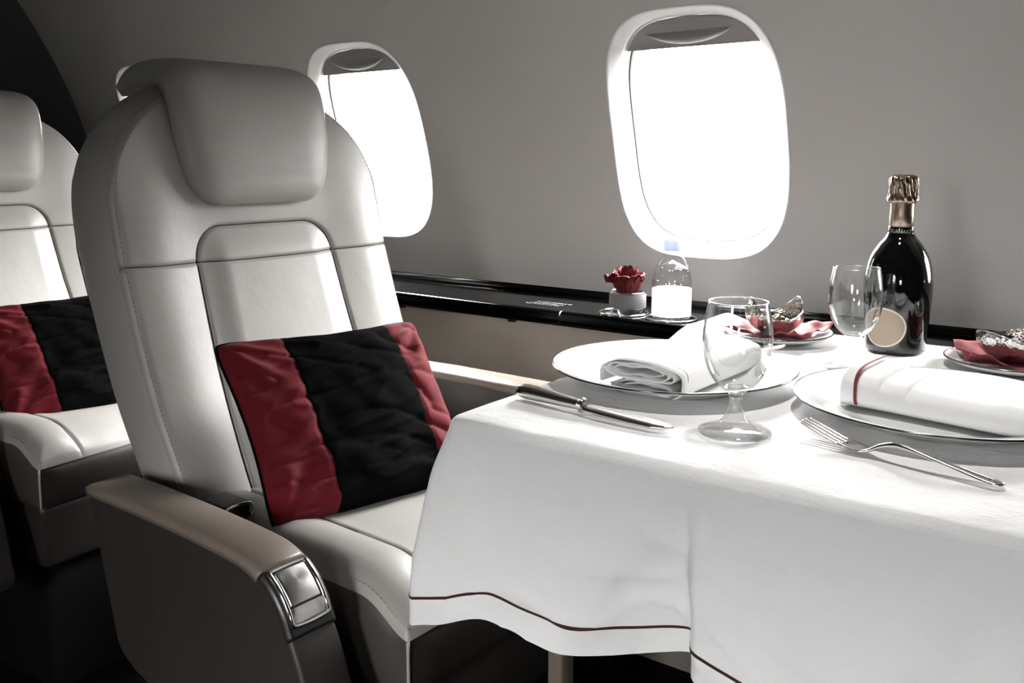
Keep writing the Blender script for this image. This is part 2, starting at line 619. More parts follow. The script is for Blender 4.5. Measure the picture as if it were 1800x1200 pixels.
lbls = ['rearmost oval window, mostly hidden behind the seat headrest', 'oval cabin window directly behind the front seat', 'large oval cabin window above the table and water bottle', 'oval window beyond the right edge of the table', 'foremost oval window on the table side']
for i, cx in enumerate(WIN):
    window(i + 1, cx, 1, lbls[i], (.052, .052, .052, .22, .40)[i], 'pane')  # last two are out of view, blinds drawn to dim the seats
for i, cx in enumerate(WIN_FAR):
    window(i + 6, cx, -1, ['rearmost window of the opposite wall, blind down', 'second window of the opposite wall, blind down', 'open window of the opposite wall across from the table', 'foremost window of the opposite wall, blind half down'][i], (.40, .40, .03, .23)[i], 'pane')  # unseen blinds, each drop chosen to steer the side light

# unseen fill light added above the table to whiten its top
rl = thing('table_fill_light', 'small round fill light added out of view in the ceiling above the table', 'fill light', (-.30, 1.02, ZHI))
lathe('fill_ring', [(.030, 0), (.045, 0), (.046, -.004), (.042, -.008), (.032, -.007), (.030, -.002)], 'chrome', rl, 40)
lathe('fill_lens', [(.0, -.001), (.030, -.001), (.030, .0)], 'lens', rl, 32)
sd = bpy.data.lights.new('table_fill_spot', 'SPOT')
sd.energy = TABLE_FILL
sd.color = (1.0, .97, .93)
sd.spot_size = math.radians(48)
sd.spot_blend = .6
sd.shadow_soft_size = .045
so = bpy.data.objects.new('table_fill_spot', sd)
COL.objects.link(so)
so.parent = rl
so.location = (0, 0, -.014)

# ================================================================ BLACK SIDE LEDGE
ledge = thing('side_ledge', 'glossy black lacquered side ledge running along the cabin wall under the windows', 'ledge', (0, 0, 0))
LZ = 0.672
CUPS = [(-0.874, 1.553), (-0.770, 1.549)]
CUPR = 0.046


def extr_profile(name, prof, xa, xb, m, parent, n=2):
    V, Fc = [], []
    xs = np.linspace(xa, xb, n)
    for x in xs:
        for y, z in prof:
            V.append((x, y, z))
    k = len(prof)
    for i in range(n - 1):
        for j in range(k - 1):
            Fc.append((i * k + j, (i + 1) * k + j, (i + 1) * k + j + 1, i * k + j + 1))
    return mk(name, V, Fc, m, parent)


def arc2(cy, cz, r, a0, a1, n=6):
    return [(cy + r * math.cos(math.radians(a0 + (a1 - a0) * i / (n - 1))), cz + r * math.sin(math.radians(a0 + (a1 - a0) * i / (n - 1)))) for i in range(n)]


# top plate with two round cup holes
def ledge_top(name, xa, xb, ya, yb, holes):
    V, Fc = [], []
    if not holes:
        V = [(xa, ya, LZ), (xb, ya, LZ), (xb, yb, LZ), (xa, yb, LZ)]
        return mk(name, V, [(0, 1, 2, 3)], 'lacquer', ledge, smooth=False)
    edges = [xa] + [(holes[i][0] + holes[i + 1][0]) / 2 for i in range(len(holes) - 1)] + [xb]
    for h, (hx, hy) in enumerate(holes):
        l, r_ = edges[h], edges[h + 1]
        n = 64
        corners = [math.atan2(y - hy, x - hx) for x in (l, r_) for y in (ya, yb)]
        angs = sorted([-math.pi + 2 * math.pi * i / n for i in range(n)] + corners)
        n = len(angs)
        o = len(V)
        for a in angs:
            V.append((hx + CUPR * math.cos(a), hy + CUPR * math.sin(a), LZ))
        for a in angs:
            c, s = math.cos(a), math.sin(a)
            k = min(((r_ - hx) / c if c > 1e-9 else (l - hx) / c if c < -1e-9 else 1e9), ((yb - hy) / s if s > 1e-9 else (ya - hy) / s if s < -1e-9 else 1e9))
            V.append((hx + k * c, hy + k * s, LZ))
        for i in range(n):
            j = (i + 1) % n
            Fc.append((o + i, o + n + i, o + n + j, o + j))
    return mk(name, V, Fc, 'lacquer', ledge, smooth=False)


YA, YB = 1.502, 1.688
ledge_top('ledge_top', X0, -0.985, YA, YB, [])
ledge_top('cup_unit_top', -0.985, -0.655, YA, YB, CUPS)
ledge_top('ledge_top', -0.655, X1, YA, YB, [])
front = arc2(YA, LZ - 0.009, 0.009, 90, 180, 7) + [(YA - 0.0088, LZ - 0.024)] + arc2(YA - 0.003, LZ - 0.024, 0.006, 180, 270, 4) + [(1.53, LZ - 0.030)]
extr_profile('front_rail', front, X0, -0.987, 'lacquer', ledge)
extr_profile('front_rail', front, -0.984, X1, 'lacquer', ledge)
back = [(YB, LZ), (YB, LZ + 0.004)] + arc2(YB + 0.003, LZ + 0.004, 0.003, 180, 90, 4) + [(YB + 0.008, LZ + 0.0068), (YB + 0.009, LZ + 0.012), (YB + 0.030, LZ + 0.013)]
extr_profile('back_strip', back, X0, X1, 'lacquer', ledge)
for (hx, hy) in CUPS:
    ring = [(hx + (CUPR + 0.001) * math.cos(a), hy + (CUPR + 0.001) * math.sin(a), LZ + 0.0012) for a in np.linspace(0, 2 * math.pi, 64, endpoint=False)]
    cup = lathe('cup_holder', [(CUPR, 0), (CUPR - 0.001, -0.012), (0.0, -0.012)], 'dark', ledge, 48, loc=(hx, hy, LZ))
    tube('cup_ring', ring, 0.0024, 'chrome', cup, 8, closed=True)
for x in (-1.428, -1.115):
    lathe('latch', [(0, -.006), (.010, -.006), (.012, 0), (.012, .004)], 'dark', ledge, 20, loc=(x, 1.512, LZ - 0.030))
# raised lettering too small to read
V, Fc = [], []
for row, (ya, xa, xb) in enumerate(((1.572, -1.095, -1.012), (1.556, -1.100, -1.020), (1.544, -1.104, -1.024))):
    x = xa
    while x < xb:
        wd = rnd.uniform(0.0025, 0.0048)
        hh = rnd.choice((0.006, 0.006, 0.008))
        for (a, b, c, d) in ((0, 0, .35, 1), (.35, .0 if rnd.random() < .5 else .7, 1, 1.0), (.65, 0, 1, rnd.choice((.5, 1)))):
            o = len(V)
            V += [(x + a * wd, ya + b * hh, LZ + .0004), (x + c * wd, ya + b * hh, LZ + .0004), (x + c * wd, ya + d * hh, LZ + .0004), (x + a * wd, ya + d * hh, LZ + .0004)]
            Fc.append((o, o + 1, o + 2, o + 3))
        x += wd + rnd.choice((0.0012, 0.0012, 0.004))
mk('placard_lettering', V, Fc, 'greyprint', ledge, smooth=False)


# ================================================================ SEATS
def xf(z):
    return interp(z, XF)


XFp = spline([(.42, .02), (.51, -.042), (.65, -.112), (.76, -.152), (.86, -.180), (.955, -.196), (1.03, -.212), (1.10, -.236)], 80)
XF = [tuple(p) for p in XFp]
HW = [(.42, .238), (.51, .243), (.62, .248), (.83, .250), (1.2, .250)]
TH = [(.42, .16), (.52, .15), (.70, .155), (.83, .165), (.95, .160), (1.03, .135), (1.10, .11)]
ZB, ZS, ZT, AN = 0.42, 0.87, 1.085, 2.5


def ztop(u):
    return ZS + (ZT - ZS) * np.maximum(0, 1 - np.abs(u) ** AN) ** (1 / AN)


def split_panels(prefix_names, verts, nu, nv, cls, mats, parent):
    """verts (nu*nv,3), cls per quad (nu-1,nv-1) -> one object per class."""
    out = {}
    idx = np.arange(nu * nv).reshape(nu, nv)
    q = np.stack([idx[:-1, :-1], idx[1:, :-1], idx[1:, 1:], idx[:-1, 1:]], -1).reshape(-1, 4)
    c = cls.reshape(-1)
    for k, nm in enumerate(prefix_names):
        f = q[c == k]
        if len(f) == 0:
            continue
        used = np.unique(f)
        remap = np.zeros(nu * nv, int)
        remap[used] = np.arange(len(used))
        out[k] = mk(nm, verts[used], remap[f], mats[k], parent)
    return out


def dashes(name, path, nrm, m, parent, L=0.0040, gap=0.0030, wd=0.0009, hgt=0.0005):
    """stitches: small bars along a path, each proud of the surface along nrm(i)."""
    P = np.asarray(path, float)
    seg = np.linalg.norm(np.diff(P, axis=0), axis=1)
    s = np.concatenate([[0], np.cumsum(seg)])
    V, Fc = [], []
    t = 0.0
    while t + L < s[-1]:
        a = np.array([np.interp(t, s, P[:, k]) for k in range(3)])
        b = np.array([np.interp(t + L, s, P[:, k]) for k in range(3)])
        n = np.asarray(nrm((t + L / 2) / s[-1]), float)
        n = n / np.linalg.norm(n)
        d = (b - a) / max(1e-9, np.linalg.norm(b - a))
        sd = np.cross(d, n) * wd / 2
        o = len(V)
        for p in (a, b):
            V += [p - sd - n * .0006, p + sd - n * .0006, p + sd * .7 + n * hgt, p - sd * .7 + n * hgt]
        Fc += [(o, o + 1, o + 5, o + 4), (o + 1, o + 2, o + 6, o + 5), (o + 2, o + 3, o + 7, o + 6), (o + 3, o, o + 4, o + 7), (o, o + 3, o + 2, o + 1), (o + 4, o + 5, o + 6, o + 7)]
        t += L + gap
    ob = mk(name, V, Fc, m, parent, smooth=False)
    ob['kind'] = 'stuff'
    return ob


def front_surface(y, z, u, hw):
    """x of the seat-back front for arrays y, z; also signed distances used for seams."""
    base = xf(z)
    ay = np.abs(y)
    low = 1 - sstep(.84, .98, z)
    bol = .015 * np.exp(-((ay - .200) / .058) ** 2) * (0.35 + 0.65 * low)
    # insert: rounded panel
    wi = interp(z, [(.42, .146), (.5, .142), (.7, .132), (.84, .127), (1.2, .12)])
    top, r = .870, .050
    dx = ay - (wi - r)
    dz = z - (top - r)
    sd = np.where(dz > 0, np.where(dx > 0, np.hypot(np.maximum(dx, 0), np.maximum(dz, 0)) - r, dz - r), dx - r)
    puff = .011 * sstep(0.0, -.05, sd)
    # soft hollow where the head pad sits
    x = base + bol + puff
    zs = .818 + .004 * (y / .25) ** 2
    dh = z - zs
    groove = .0042 * np.exp(-(sd / .0026) ** 2) + .0034 * np.exp(-(dh / .0024) ** 2)
    pill = .0025 * (1 - np.exp(-(np.abs(sd) / .012))) + .0015 * (1 - np.exp(-(np.abs(dh) / .012)))
    x = x - groove + pill
    # round the outer edge
    d = np.minimum((1 - np.abs(u)) * hw, ztop(u) - z)
    R = .016
    e = np.clip(1 - d / R, 0, 1)
    x = x - R * .75 * (1 - np.sqrt(np.maximum(0, 1 - e * e)))
    return x, sd, dh


def make_seat(label, loc, rotz):
    t = thing('cabin_seat', label, 'seat', loc, rotz, 'pale leather cabin seats')
    # ---- back, front face
    nu, nv = 300, 330
    uu = np.sin(np.pi / 2 * np.linspace(-1, 1, nu) * .999) / math.sin(math.pi / 2 * .999)
    uu = .5 * uu + .5 * np.linspace(-1, 1, nu)
    vv = np.linspace(0, 1, nv)
    U, Vg = np.meshgrid(uu, vv, indexing='ij')
    Z = ZB + (ztop(U) - ZB) * Vg
    hw = interp(Z, HW)
    Y = U * hw
    X, sd, dh = front_surface(Y, Z, U, hw)
    verts = np.stack([X, Y, Z], -1).reshape(-1, 3)
    sc = .25 * (sd[:-1, :-1] + sd[1:, :-1] + sd[1:, 1:] + sd[:-1, 1:])
    hc = .25 * (dh[:-1, :-1] + dh[1:, :-1] + dh[1:, 1:] + dh[:-1, 1:])
    cls = np.where(sc < 0, np.where(hc < 0, 0, 1), np.where(hc < 0, np.where(.5 * (Y[:-1, :-1] + Y[1:, :-1]) < 0, 2, 4), 3))
    split_panels(['back_centre_panel', 'back_centre_upper_panel', 'back_bolster_panel', 'back_upper_panel', 'back_bolster_panel'], verts, nu, nv, cls, ['leather'] * 5, t)

    # thin dark tube along each seam, standing for the groove's shadow
    def on_front(y, z):
        h_ = float(interp(z, HW))
        return float(front_surface(np.array([y]), np.array([z]), np.array([y / h_]), np.array([h_]))[0][0])
    wtop = float(interp(.83, [(.7, .132), (.84, .127)]))
    rr_ = .050
    ins = [(-float(interp(z, [(.42, .146), (.5, .142), (.7, .132), (.84, .127)])), z) for z in np.linspace(.44, .818, 50)]
    wi8 = .1275
    ins += [(-wi8 + rr_ + rr_ * math.cos(a), .820 + rr_ * math.sin(a)) for a in np.linspace(math.pi, math.pi / 2, 24)]
    ins += [(y, .870) for y in np.linspace(-wi8 + rr_, wi8 - rr_, 40)[1:-1]]
    ins = ins + [(-y, z) for y, z in ins[::-1] if y < -wi8 + rr_ + 1e-6]
    tube('insert_seam', [(on_front(y, z) + .0006, y, z) for y, z in ins], .0011, 'seam', t, 6, up=(1, 0, 0))
    tube('cross_seam', [(on_front(y, .818 + .004 * (y / .25) ** 2) + .0004, y, .818 + .004 * (y / .25) ** 2) for y in np.linspace(-.244, .244, 90)], .0010, 'seam', t, 6, up=(1, 0, 0))

    # ---- outline of the front face and side band
    def outline(n_side=60, n_arc=90, inset=0.0):
        pts = []
        for z in np.linspace(ZB, ZS, n_side, endpoint=False):
            pts.append((-(interp(z, HW) - inset), z))
        for a in np.linspace(math.pi, 0, n_arc):
            c, s = math.cos(a), math.sin(a)
            yy = math.copysign(abs(c) ** (2 / AN), c) * (.25 - inset)
            zz = ZS + (ZT - ZS - inset) * abs(s) ** (2 / AN)
            pts.append((yy, zz))
        for z in np.linspace(ZS, ZB, n_side + 1)[1:]:
            pts.append(((interp(z, HW) - inset), z))
        return np.array(pts)

    O = outline()
    n = len(O)
    dO = np.gradient(O, axis=0)
    N2 = np.stack([-dO[:, 1], dO[:, 0]], -1)
    N2 /= np.linalg.norm(N2, axis=1)[:, None]
    if N2[n // 4, 0] * O[n // 4, 0] < 0:
        N2 = -N2

    XE = []
    for y_, z_ in O:
        h_ = float(interp(z_, HW))
        u_ = float(np.clip(y_ / h_, -.99999, .99999))
        XE.append(float(front_surface(np.array([y_]), np.array([z_]), np.array([u_]), np.array([h_]))[0][0]))

    def band(name, t0, t1, k, bulge, inset0, m):
        V = []
        for i in range(n):
            th = interp(O[i, 1], TH)
            for j in range(k):
                q = t0 + (t1 - t0) * j / (k - 1)
                e = j / (k - 1)
                off = bulge * math.sin(math.pi * min(1, max(0, e))) ** .7 - inset0 - .030 * sstep(.45, 1.0, q) - .0006 * math.exp(-(e / .05) ** 2) - .003 * math.exp(-((1 - e) / .05) ** 2)
                hz = O[i, 1] - .818
                off -= .003 * math.exp(-(hz / .0026) ** 2)
                y, z = O[i] + N2[i] * off
                V.append((XE[i] - (th + XE[i] - xf(O[i, 1]) + .012) * q, y, z))
        return mk(name, V, grid_faces(n, k), m, t)

    band('back_side_panel', 0.0, .62, 16, .009, 0.0, 'leather')
    band('back_shell_edge', .62, 1.0, 10, .004, 0.003, 'taupe')
    # rear cover
    nu2, nv2 = 40, 50
    u2 = np.linspace(-1, 1, nu2)
    U2, V2 = np.meshgrid(u2, np.linspace(0, 1, nv2), indexing='ij')
    Z2 = ZB + (ztop(U2) - .030 - ZB) * V2
    Y2 = U2 * (interp(Z2, HW) - .033)
    X2 = xf(Z2) - .012 - interp(Z2, TH) - .012 * (1 - U2 ** 4)
    mk('back_shell', np.stack([X2, Y2, Z2], -1).reshape(-1, 3), grid_faces(nu2, nv2), 'taupe', t)
    # piping between the front and the side, and stitches beside it
    pip = [(XE[i] - .0004, O[i][0], O[i][1]) for i in range(n)]
    tube('back_piping', pip, .0019, 'leather', t, 6, up=(1, 0, 0))
    Oi = outline(80, 140, .0065)
    us = np.array([min(.985, abs(y) / interp(z, HW)) * (1 if y > 0 else -1) for y, z in Oi])
    xs = []
    for (y, z), u in zip(Oi, us):
        x_, _, _ = front_surface(np.array([y]), np.array([z]), np.array([u]), np.array([interp(z, HW)]))
        xs.append(float(x_[0]))
    st = [(xs[i] + .0002, Oi[i][0], Oi[i][1]) for i in range(len(Oi))]
    dashes('back_stitching', st, lambda q: (1, 0, .25), 'stitch', t)

    # ---- head pad: hangs over the top of the back
    path = spline([(-.172, .902), (-.186, .94), (-.196, 1.00), (-.206, 1.06), (-.224, 1.090), (-.260, 1.103), (-.305, 1.100), (-.338, 1.080)], 70)
    arc = np.concatenate([[0], np.cumsum(np.linalg.norm(np.diff(path, axis=0), axis=1))])
    tot = arc[-1]
    nu3 = 61
    V = []
    for i, (px, pz) in enumerate(path):
        s = arc[i]
        q = path[min(i + 1, 69)] - path[max(i - 1, 0)]
        q = q / np.linalg.norm(q)
        nx, nz = q[1], -q[0]          # outward (forward / up)
        if i < 35 and nx < 0:
            nx, nz = -nx, -nz
        wmid = interp(s, [(0, .080), (.004, .094), (.010, .106), (.018, .115), (.032, .124), (.06, .132), (.10, .139), (.18, .143), (tot, .147)])
        eb = min(1, s / .026)
        ee = min(1, (tot - s) / .02)
        rb = math.sqrt(max(0, 1 - (1 - eb) ** 2)) * math.sqrt(max(0, 1 - (1 - ee) ** 2))
        T = interp(s, [(0, .022), (.05, .032), (.10, .034), (.18, .028), (.24, .020), (tot, .016)]) * rb
        for j in range(nu3):
            a = math.pi * (j / (nu3 - 1))
            u = -math.cos(a)
            h = (1 - abs(u) ** 5) ** .42
            uu_ = math.copysign(abs(u) ** .8, u)
            hgt = T * h
            V.append((px + nx * hgt, wmid * uu_, pz + nz * hgt))
    faces = grid_faces(70, nu3)
    # back side of the pad
    o = len(V)
    for i, (px, pz) in enumerate(path):
        q = path[min(i + 1, 69)] - path[max(i - 1, 0)]
        q = q / np.linalg.norm(q)
        for j in (0, nu3 - 1):
            x_, y_, z_ = V[i * nu3 + j]
            V.append((x_ - q[1] * .016, y_ * .97, z_ + q[0] * .016 + (.010 if i == 0 else 0)))
    for i in range(69):
        a, b = o + 2 * i, o + 2 * (i + 1)
        faces += [(a, b, b + 1, a + 1), (i * nu3, (i + 1) * nu3, b, a), ((i + 1) * nu3 + nu3 - 1, i * nu3 + nu3 - 1, a + 1, b + 1)]
    hp = mk('headrest', V, faces, 'leather', t)
    bm = bmesh.new()
    bm.from_mesh(hp.data)
    bmesh.ops.recalc_face_normals(bm, faces=bm.faces)
    bm.to_mesh(hp.data)
    bm.free()

    # ---- seat cushion
    cx0, cx1, ch = -.09, .370, .238
    nu4, nv4 = 150, 170

    def cush_edge(x):
        return .500 - .032 * sstep(.29, .370, x) ** 1.3

    xsn = np.linspace(cx0, cx1, nu4)
    ysn = np.linspace(-ch, ch, nv4)
    XX, YY = np.meshgrid(xsn, ysn, indexing='ij')
    ay = np.abs(YY)
    ze = cush_edge(XX)
    seam = ay - (.148 + .012 * (XX - cx0) / .5)
    ztopc = .508 - .036 * sstep(.26, .385, XX) ** 1.5 + .010 * np.exp(-((ay - .192) / .036) ** 2) - .008 * np.exp(-(YY / .12) ** 2)
    ztopc -= .0045 * np.exp(-(seam / .0035) ** 2)
    d = np.minimum(ch - ay, cx1 - XX + 0)
    R = .030
    e = np.clip(1 - d / R, 0, 1)
    rr = np.sqrt(np.maximum(0, 1 - e * e))
    ZZ = ze + (ztopc - ze) * rr - .012 * (1 - rr)
    cl = np.where(.25 * (seam[:-1, :-1] + seam[1:, :-1] + seam[1:, 1:] + seam[:-1, 1:]) < 0, 0, np.where(YY[:-1, :-1] < 0, 1, 2))
    split_panels(['cushion_centre_panel', 'cushion_bolster_panel', 'cushion_bolster_panel'], np.stack([XX, YY, ZZ], -1).reshape(-1, 3), nu4, nv4, cl, ['leather'] * 3, t)

    # side faces of the cushion, bulging
    def skirt(name, pts, nrm, zlow, m, bulge=.008, k=14):
        V = []
        for (x, y), (nx, ny) in zip(pts, nrm):
            z1 = cush_edge(x) - .012
            for j in range(k):
                q = j / (k - 1)
                dc = min(abs(cx1 - abs(x)) if abs(ny) > .5 else 1, ch - abs(y) if abs(nx) > .5 else 1)
                b = (bulge * math.sin(math.pi * q) ** .6 - .002) * min(1, dc / .03)
                V.append((x + nx * b, y + ny * b, z1 + (zlow - z1) * q))
        return mk(name, V, grid_faces(len(pts), k), m, t)

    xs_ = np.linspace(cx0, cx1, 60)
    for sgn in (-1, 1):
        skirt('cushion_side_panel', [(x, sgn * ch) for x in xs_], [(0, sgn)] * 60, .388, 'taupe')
    ys_ = np.linspace(-ch, ch, 60)
    skirt('cushion_front_panel', [(cx1, y) for y in ys_], [(1, 0)] * 60, .388, 'taupe_shaded')
    for sgn in (-1, 1):
        tube('corner_piping', [(cx1, sgn * ch, z) for z in np.linspace(.456, .388, 8)], .0022, 'leather', t, 6, up=(1, 0, 0))
        dashes('cushion_stitching', [(x, sgn * (ch - .005), cush_edge(x) - .0005) for x in xs_], lambda q, s=sgn: (0, s * .6, 1), 'stitch', t)
    # lower frame and foot
    rbox('seat_frame', (-.10, -.234, .262), (.360, .234, .386), .014, 'taupe_shaded', t, taper=(.90, .93))
    rbox('seat_foot', (-.02, -.19, .0), (.30, .19, .27), .02, 'pedestal', t)

    # ---- arm rests
    def armrest(y0, y1, dz, chrome, xr=-.098):
        top = spline([(xr, .556), (0, .558), (.12, .558), (.205, .555), (.240, .551), (.266, .541), (.286, .526), (.300, .508), (.309, .488), (.328, .448), (.352, .375), (.368, .30)], 80)
        top[:, 1] += dz
        low = [(.372, .275), (.355, .265), (.2, .295), (.0, .335), (xr + .068, .348), (xr + .055, .362)]
        out = [tuple(p) for p in top] + [(a, b + dz) for a, b in low]
        a = prism_xz('armrest', out, y0, y1, .006, 'taupe_shaded', t)
        # padded top: a strip along the upper edge, a shade fuller than the panel
        pad = top[0:36]
        c = (y0 + y1) / 2
        hwp = (y1 - y0) / 2

        def sec(i, q):
            e = min(1.0, i / 4.0) * 1.0
            return [(-hwp - .0015, -.012), (-hwp - .001, -.002), (-hwp * .8, .003 * e), (0, .0045 * e), (hwp * .8, .003 * e), (hwp + .001, -.002), (hwp + .0015, -.012)]
        p = sweep('armrest_pad', [(x, c, z) for x, z in pad], sec, 'pad', t)
        for s in (-1, 1):
            dashes('pad_stitching', [(x, c + s * (hwp + .0012), z - .0065) for x, z in pad], lambda q, s=s: (0, s, .3), 'stitch', p)
        if chrome:
            # control on the curve at the front of the arm: dark saddle, bright rim, lever, pocket
            k0, k1 = 35, 60
            seg = top[k0:k1]
            n_ = len(seg)
            tg = np.gradient(top, axis=0)[k0:k1]
            nm = np.stack([-tg[:, 1], tg[:, 0]], -1)
            nm /= np.linalg.norm(nm, axis=1)[:, None]
            if nm[0, 1] < 0:
                nm = -nm

            def strip(name, i0, i1, ya, yb, h0, h1, m, par, r=.002, hump=0.0):
                V = []
                cols = [(ya, h0), (ya + r * .3, h1 - .0004), (ya + r, h1)] + [(ya + r + (yb - ya - 2 * r) * q, h1 + hump * math.sin(math.pi * q)) for q in (.25, .5, .75)] + [(yb - r, h1), (yb - r * .3, h1 - .0004), (yb, h0)]
                rows = [i0 + (i1 - i0) * q / 39 for q in range(40)]
                for row, i in enumerate(rows):
                    px = np.interp(i, np.arange(n_), seg[:, 0])
                    pz = np.interp(i, np.arange(n_), seg[:, 1])
                    nx = np.interp(i, np.arange(n_), nm[:, 0])
                    nz = np.interp(i, np.arange(n_), nm[:, 1])
                    endf = 1.0 if 0 < row < 39 else 0.0
                    for (yy, h) in cols:
                        hh_ = h0 + (h - h0) * endf
                        V.append((px + nx * hh_, yy, pz + nz * hh_))
                return mk(name, V, grid_faces(40, len(cols)), m, par)

            sd_ = strip('control_saddle', 0, n_ - 1, y0 - .001, y1 + .001, -.006, .0022, 'dark', t, r=.006)
            mid = (y0 + y1) / 2
            # bright rim: closed tube running round the control
            rimpts = []
            i0, i1 = 1.5, 20.5
            ww = (y1 - y0) / 2 - .0065

            def at_(i, y, h):
                return (np.interp(i, np.arange(n_), seg[:, 0]) + np.interp(i, np.arange(n_), nm[:, 0]) * h, y, np.interp(i, np.arange(n_), seg[:, 1]) + np.interp(i, np.arange(n_), nm[:, 1]) * h)
            for q in np.linspace(0, 1, 40):
                rimpts.append(at_(i0 + (i1 - i0) * q, mid - ww, .003))
            for q in np.linspace(0.1, .9, 8):
                rimpts.append(at_(i1 + .5 * math.sin(math.pi * q), mid - ww + 2 * ww * q, .003))
            for q in np.linspace(1, 0, 40):
                rimpts.append(at_(i0 + (i1 - i0) * q, mid + ww, .003))
            for q in np.linspace(.9, .1, 8):
                rimpts.append(at_(i0 - .3 * math.sin(math.pi * q), mid - ww + 2 * ww * q, .003))
            P = np.array(rimpts)
            sweep('control_rim', P, lambda i, q: circ(.0028, 8), 'chrome', sd_, closed=True, up=(0.6, 0, .8))
            strip('control_lever', i0 + .8, 14.2, mid - ww + .0035, mid + ww - .0035, .0, .0050, 'satin', sd_, r=.003, hump=.0012)
            strip('control_pocket', 14.4, i1 - .3, mid - ww + .002, mid + ww - .002, .0010, .0025, 'satin', sd_, r=.0015, hump=0)

    armrest(-.347, -.287, 0.0, True)
    armrest(.318, .385, .022, False, -.27)
    # ---- belt buckle lying beside the cushion
    bk = rbox('belt_buckle', (.005, -.252, .508), (.060, -.210, .534), .005, 'dark', t)
    loop = [(.0605, -.249, .512), (.0605, -.214, .512), (.0605, -.213, .530), (.0605, -.249, .531)]
    lp = spline(loop + [loop[0]], 40)[:-1]
    sweep('buckle_rim', lp, lambda i, q: circ(.0022, 6), 'chrome', bk, closed=True, up=(1, 0, 0))
    strap = [(-.07, -.228, .510), (-.03, -.230, .518), (.005, -.231, .520)]
    sweep('belt_strap', strap, lambda i, q: [(-.016, -.001), (.016, -.001), (.016, .001), (-.016, .001)], 'dark', t)
    return t


SEAT_XY = (-1.0, 0.928)
seat = make_seat('pale leather cabin seat nearest the table, with chrome control on its armrest', (SEAT_XY[0], SEAT_XY[1], 0), math.radians(-2.0))
seat2 = copy_tree(seat)
seat2.location = (-1.895, 0.928, 0)
seat2.rotation_euler = (0, 0, math.radians(4.0))
seat2['label'] = 'second pale leather cabin seat at the left edge, behind the front seat'


# ================================================================ PILLOWS
def make_pillow(label):
    t = thing('throw_pillow', label, 'pillow', (0, 0, 0), 0, 'red and black throw pillows')
    Wd, Hd, T = .345, .278, .068
    nu, nv = 140, 100
    us = np.linspace(-1, 1, nu)
    vs = np.linspace(-1, 1, nv)
    U, V = np.meshgrid(us, vs, indexing='ij')
    Yl = U * Wd / 2 * (1 - .075 * (1 - V ** 2) ** 1.2 * np.abs(U) ** 3)
    Zl = V * Hd / 2 * (1 - .085 * (1 - U ** 2) ** 1.2 * np.abs(V) ** 3)
    Yl = Yl * (1 - .045 * np.abs(U * V) ** 7)
    Zl = Zl * (1 - .055 * np.abs(U * V) ** 7)
    Tk = T * ((1 - U ** 2) * (1 - V ** 2)) ** .36
    wr = np.zeros_like(U)
    for i in range(nu):
        for j in range(nv):
            u, v = U[i, j], V[i, j]
            n1 = noise.noise(Vector((u * 1.7 + 3, v * 1.5, 1.3)))
            n2 = noise.noise(Vector((u * 4.0 + v * 1.5, v * 3.2, 5.1)))
            n3 = noise.noise(Vector((u * 2.2 - v * 5.0, v * 2.0 + u, 9.4)))
            n4 = noise.noise(Vector((u * 1.3 + 7, v * 4.2 + u * .8, 2.2)))
            wr[i, j] = .008 * n1 + .0045 * n2 + .0050 * (1 - abs(n3)) ** 4 - .0075 * (1 - abs(n4)) ** 7 * min(1, .35 + abs(u))
    # pull towards the corners: creases radiating from each corner
    for su in (-1, 1):
        for sv in (-1, 1):
            ang = np.arctan2((1 - sv * V) + 1e-6, (1 - su * U) + 1e-6)
            dist = np.hypot(1 - su * U, 1 - sv * V)
            wr += .0045 * np.cos(ang * 13 + su * 2 + sv) * np.exp(-((dist - .45) / .28) ** 2)
    fade = ((1 - U ** 2) * (1 - V ** 2)) ** .3
    uc = .5 * (us[:-1] + us[1:])
    B1, B2 = -.46, .60
    cls = np.where(uc < B1, 0, np.where(uc < B2, 1, 2))[:, None] * np.ones((1, nv - 1), int)
    seamd = np.minimum(np.abs(U - B1), np.abs(U - B2)) * Wd / 2
    front = Tk * .62 + wr * fade - .0025 * np.exp(-(seamd / .0028) ** 2) * fade
    split_panels(['red_left_band', 'black_centre_band', 'red_right_band'], np.stack([front, Yl, Zl], -1).reshape(-1, 3), nu, nv, cls, ['redcloth', 'blackcloth', 'redcloth'], t)
    backx = -Tk * .42 - wr * fade * .5
    mk('back_cover', np.stack([backx, Yl, Zl], -1).reshape(-1, 3), [f[::-1] for f in grid_faces(nu, nv)], 'blackcloth', t)
    ring = [(0, Yl[i, 0], Zl[i, 0]) for i in range(nu)] + [(0, Yl[-1, j], Zl[-1, j]) for j in range(1, nv)] + [(0, Yl[i, -1], Zl[i, -1]) for i in range(nu - 2, -1, -1)] + [(0, Yl[0, j], Zl[0, j]) for j in range(nv - 2, 0, -1)]
    tube('edge_piping', ring, .0026, 'blackcloth', t, 6, closed=True, up=(1, 0, 0))
    return t


pil = make_pillow('red and black throw pillow leaning on the seat nearest the table')


def place_pillow(o, c, yaw, lean, roll):
    o.matrix_world = Matrix.Translation(c) @ Matrix.Rotation(yaw, 4, 'Z') @ Matrix.Rotation(-lean, 4, 'Y') @ Matrix.Rotation(roll, 4, 'X')


PIL_C = Vector((-0.940, 0.888, 0.607))
place_pillow(pil, PIL_C, math.radians(-8), math.radians(36), math.radians(-2))
pil2 = copy_tree(pil)
pil2['label'] = 'red and black throw pillow on the far left seat, partly cut off'
place_pillow(pil2, PIL_C + Vector((-0.805, 0.035, -.022)), math.radians(-8), math.radians(40), math.radians(2))

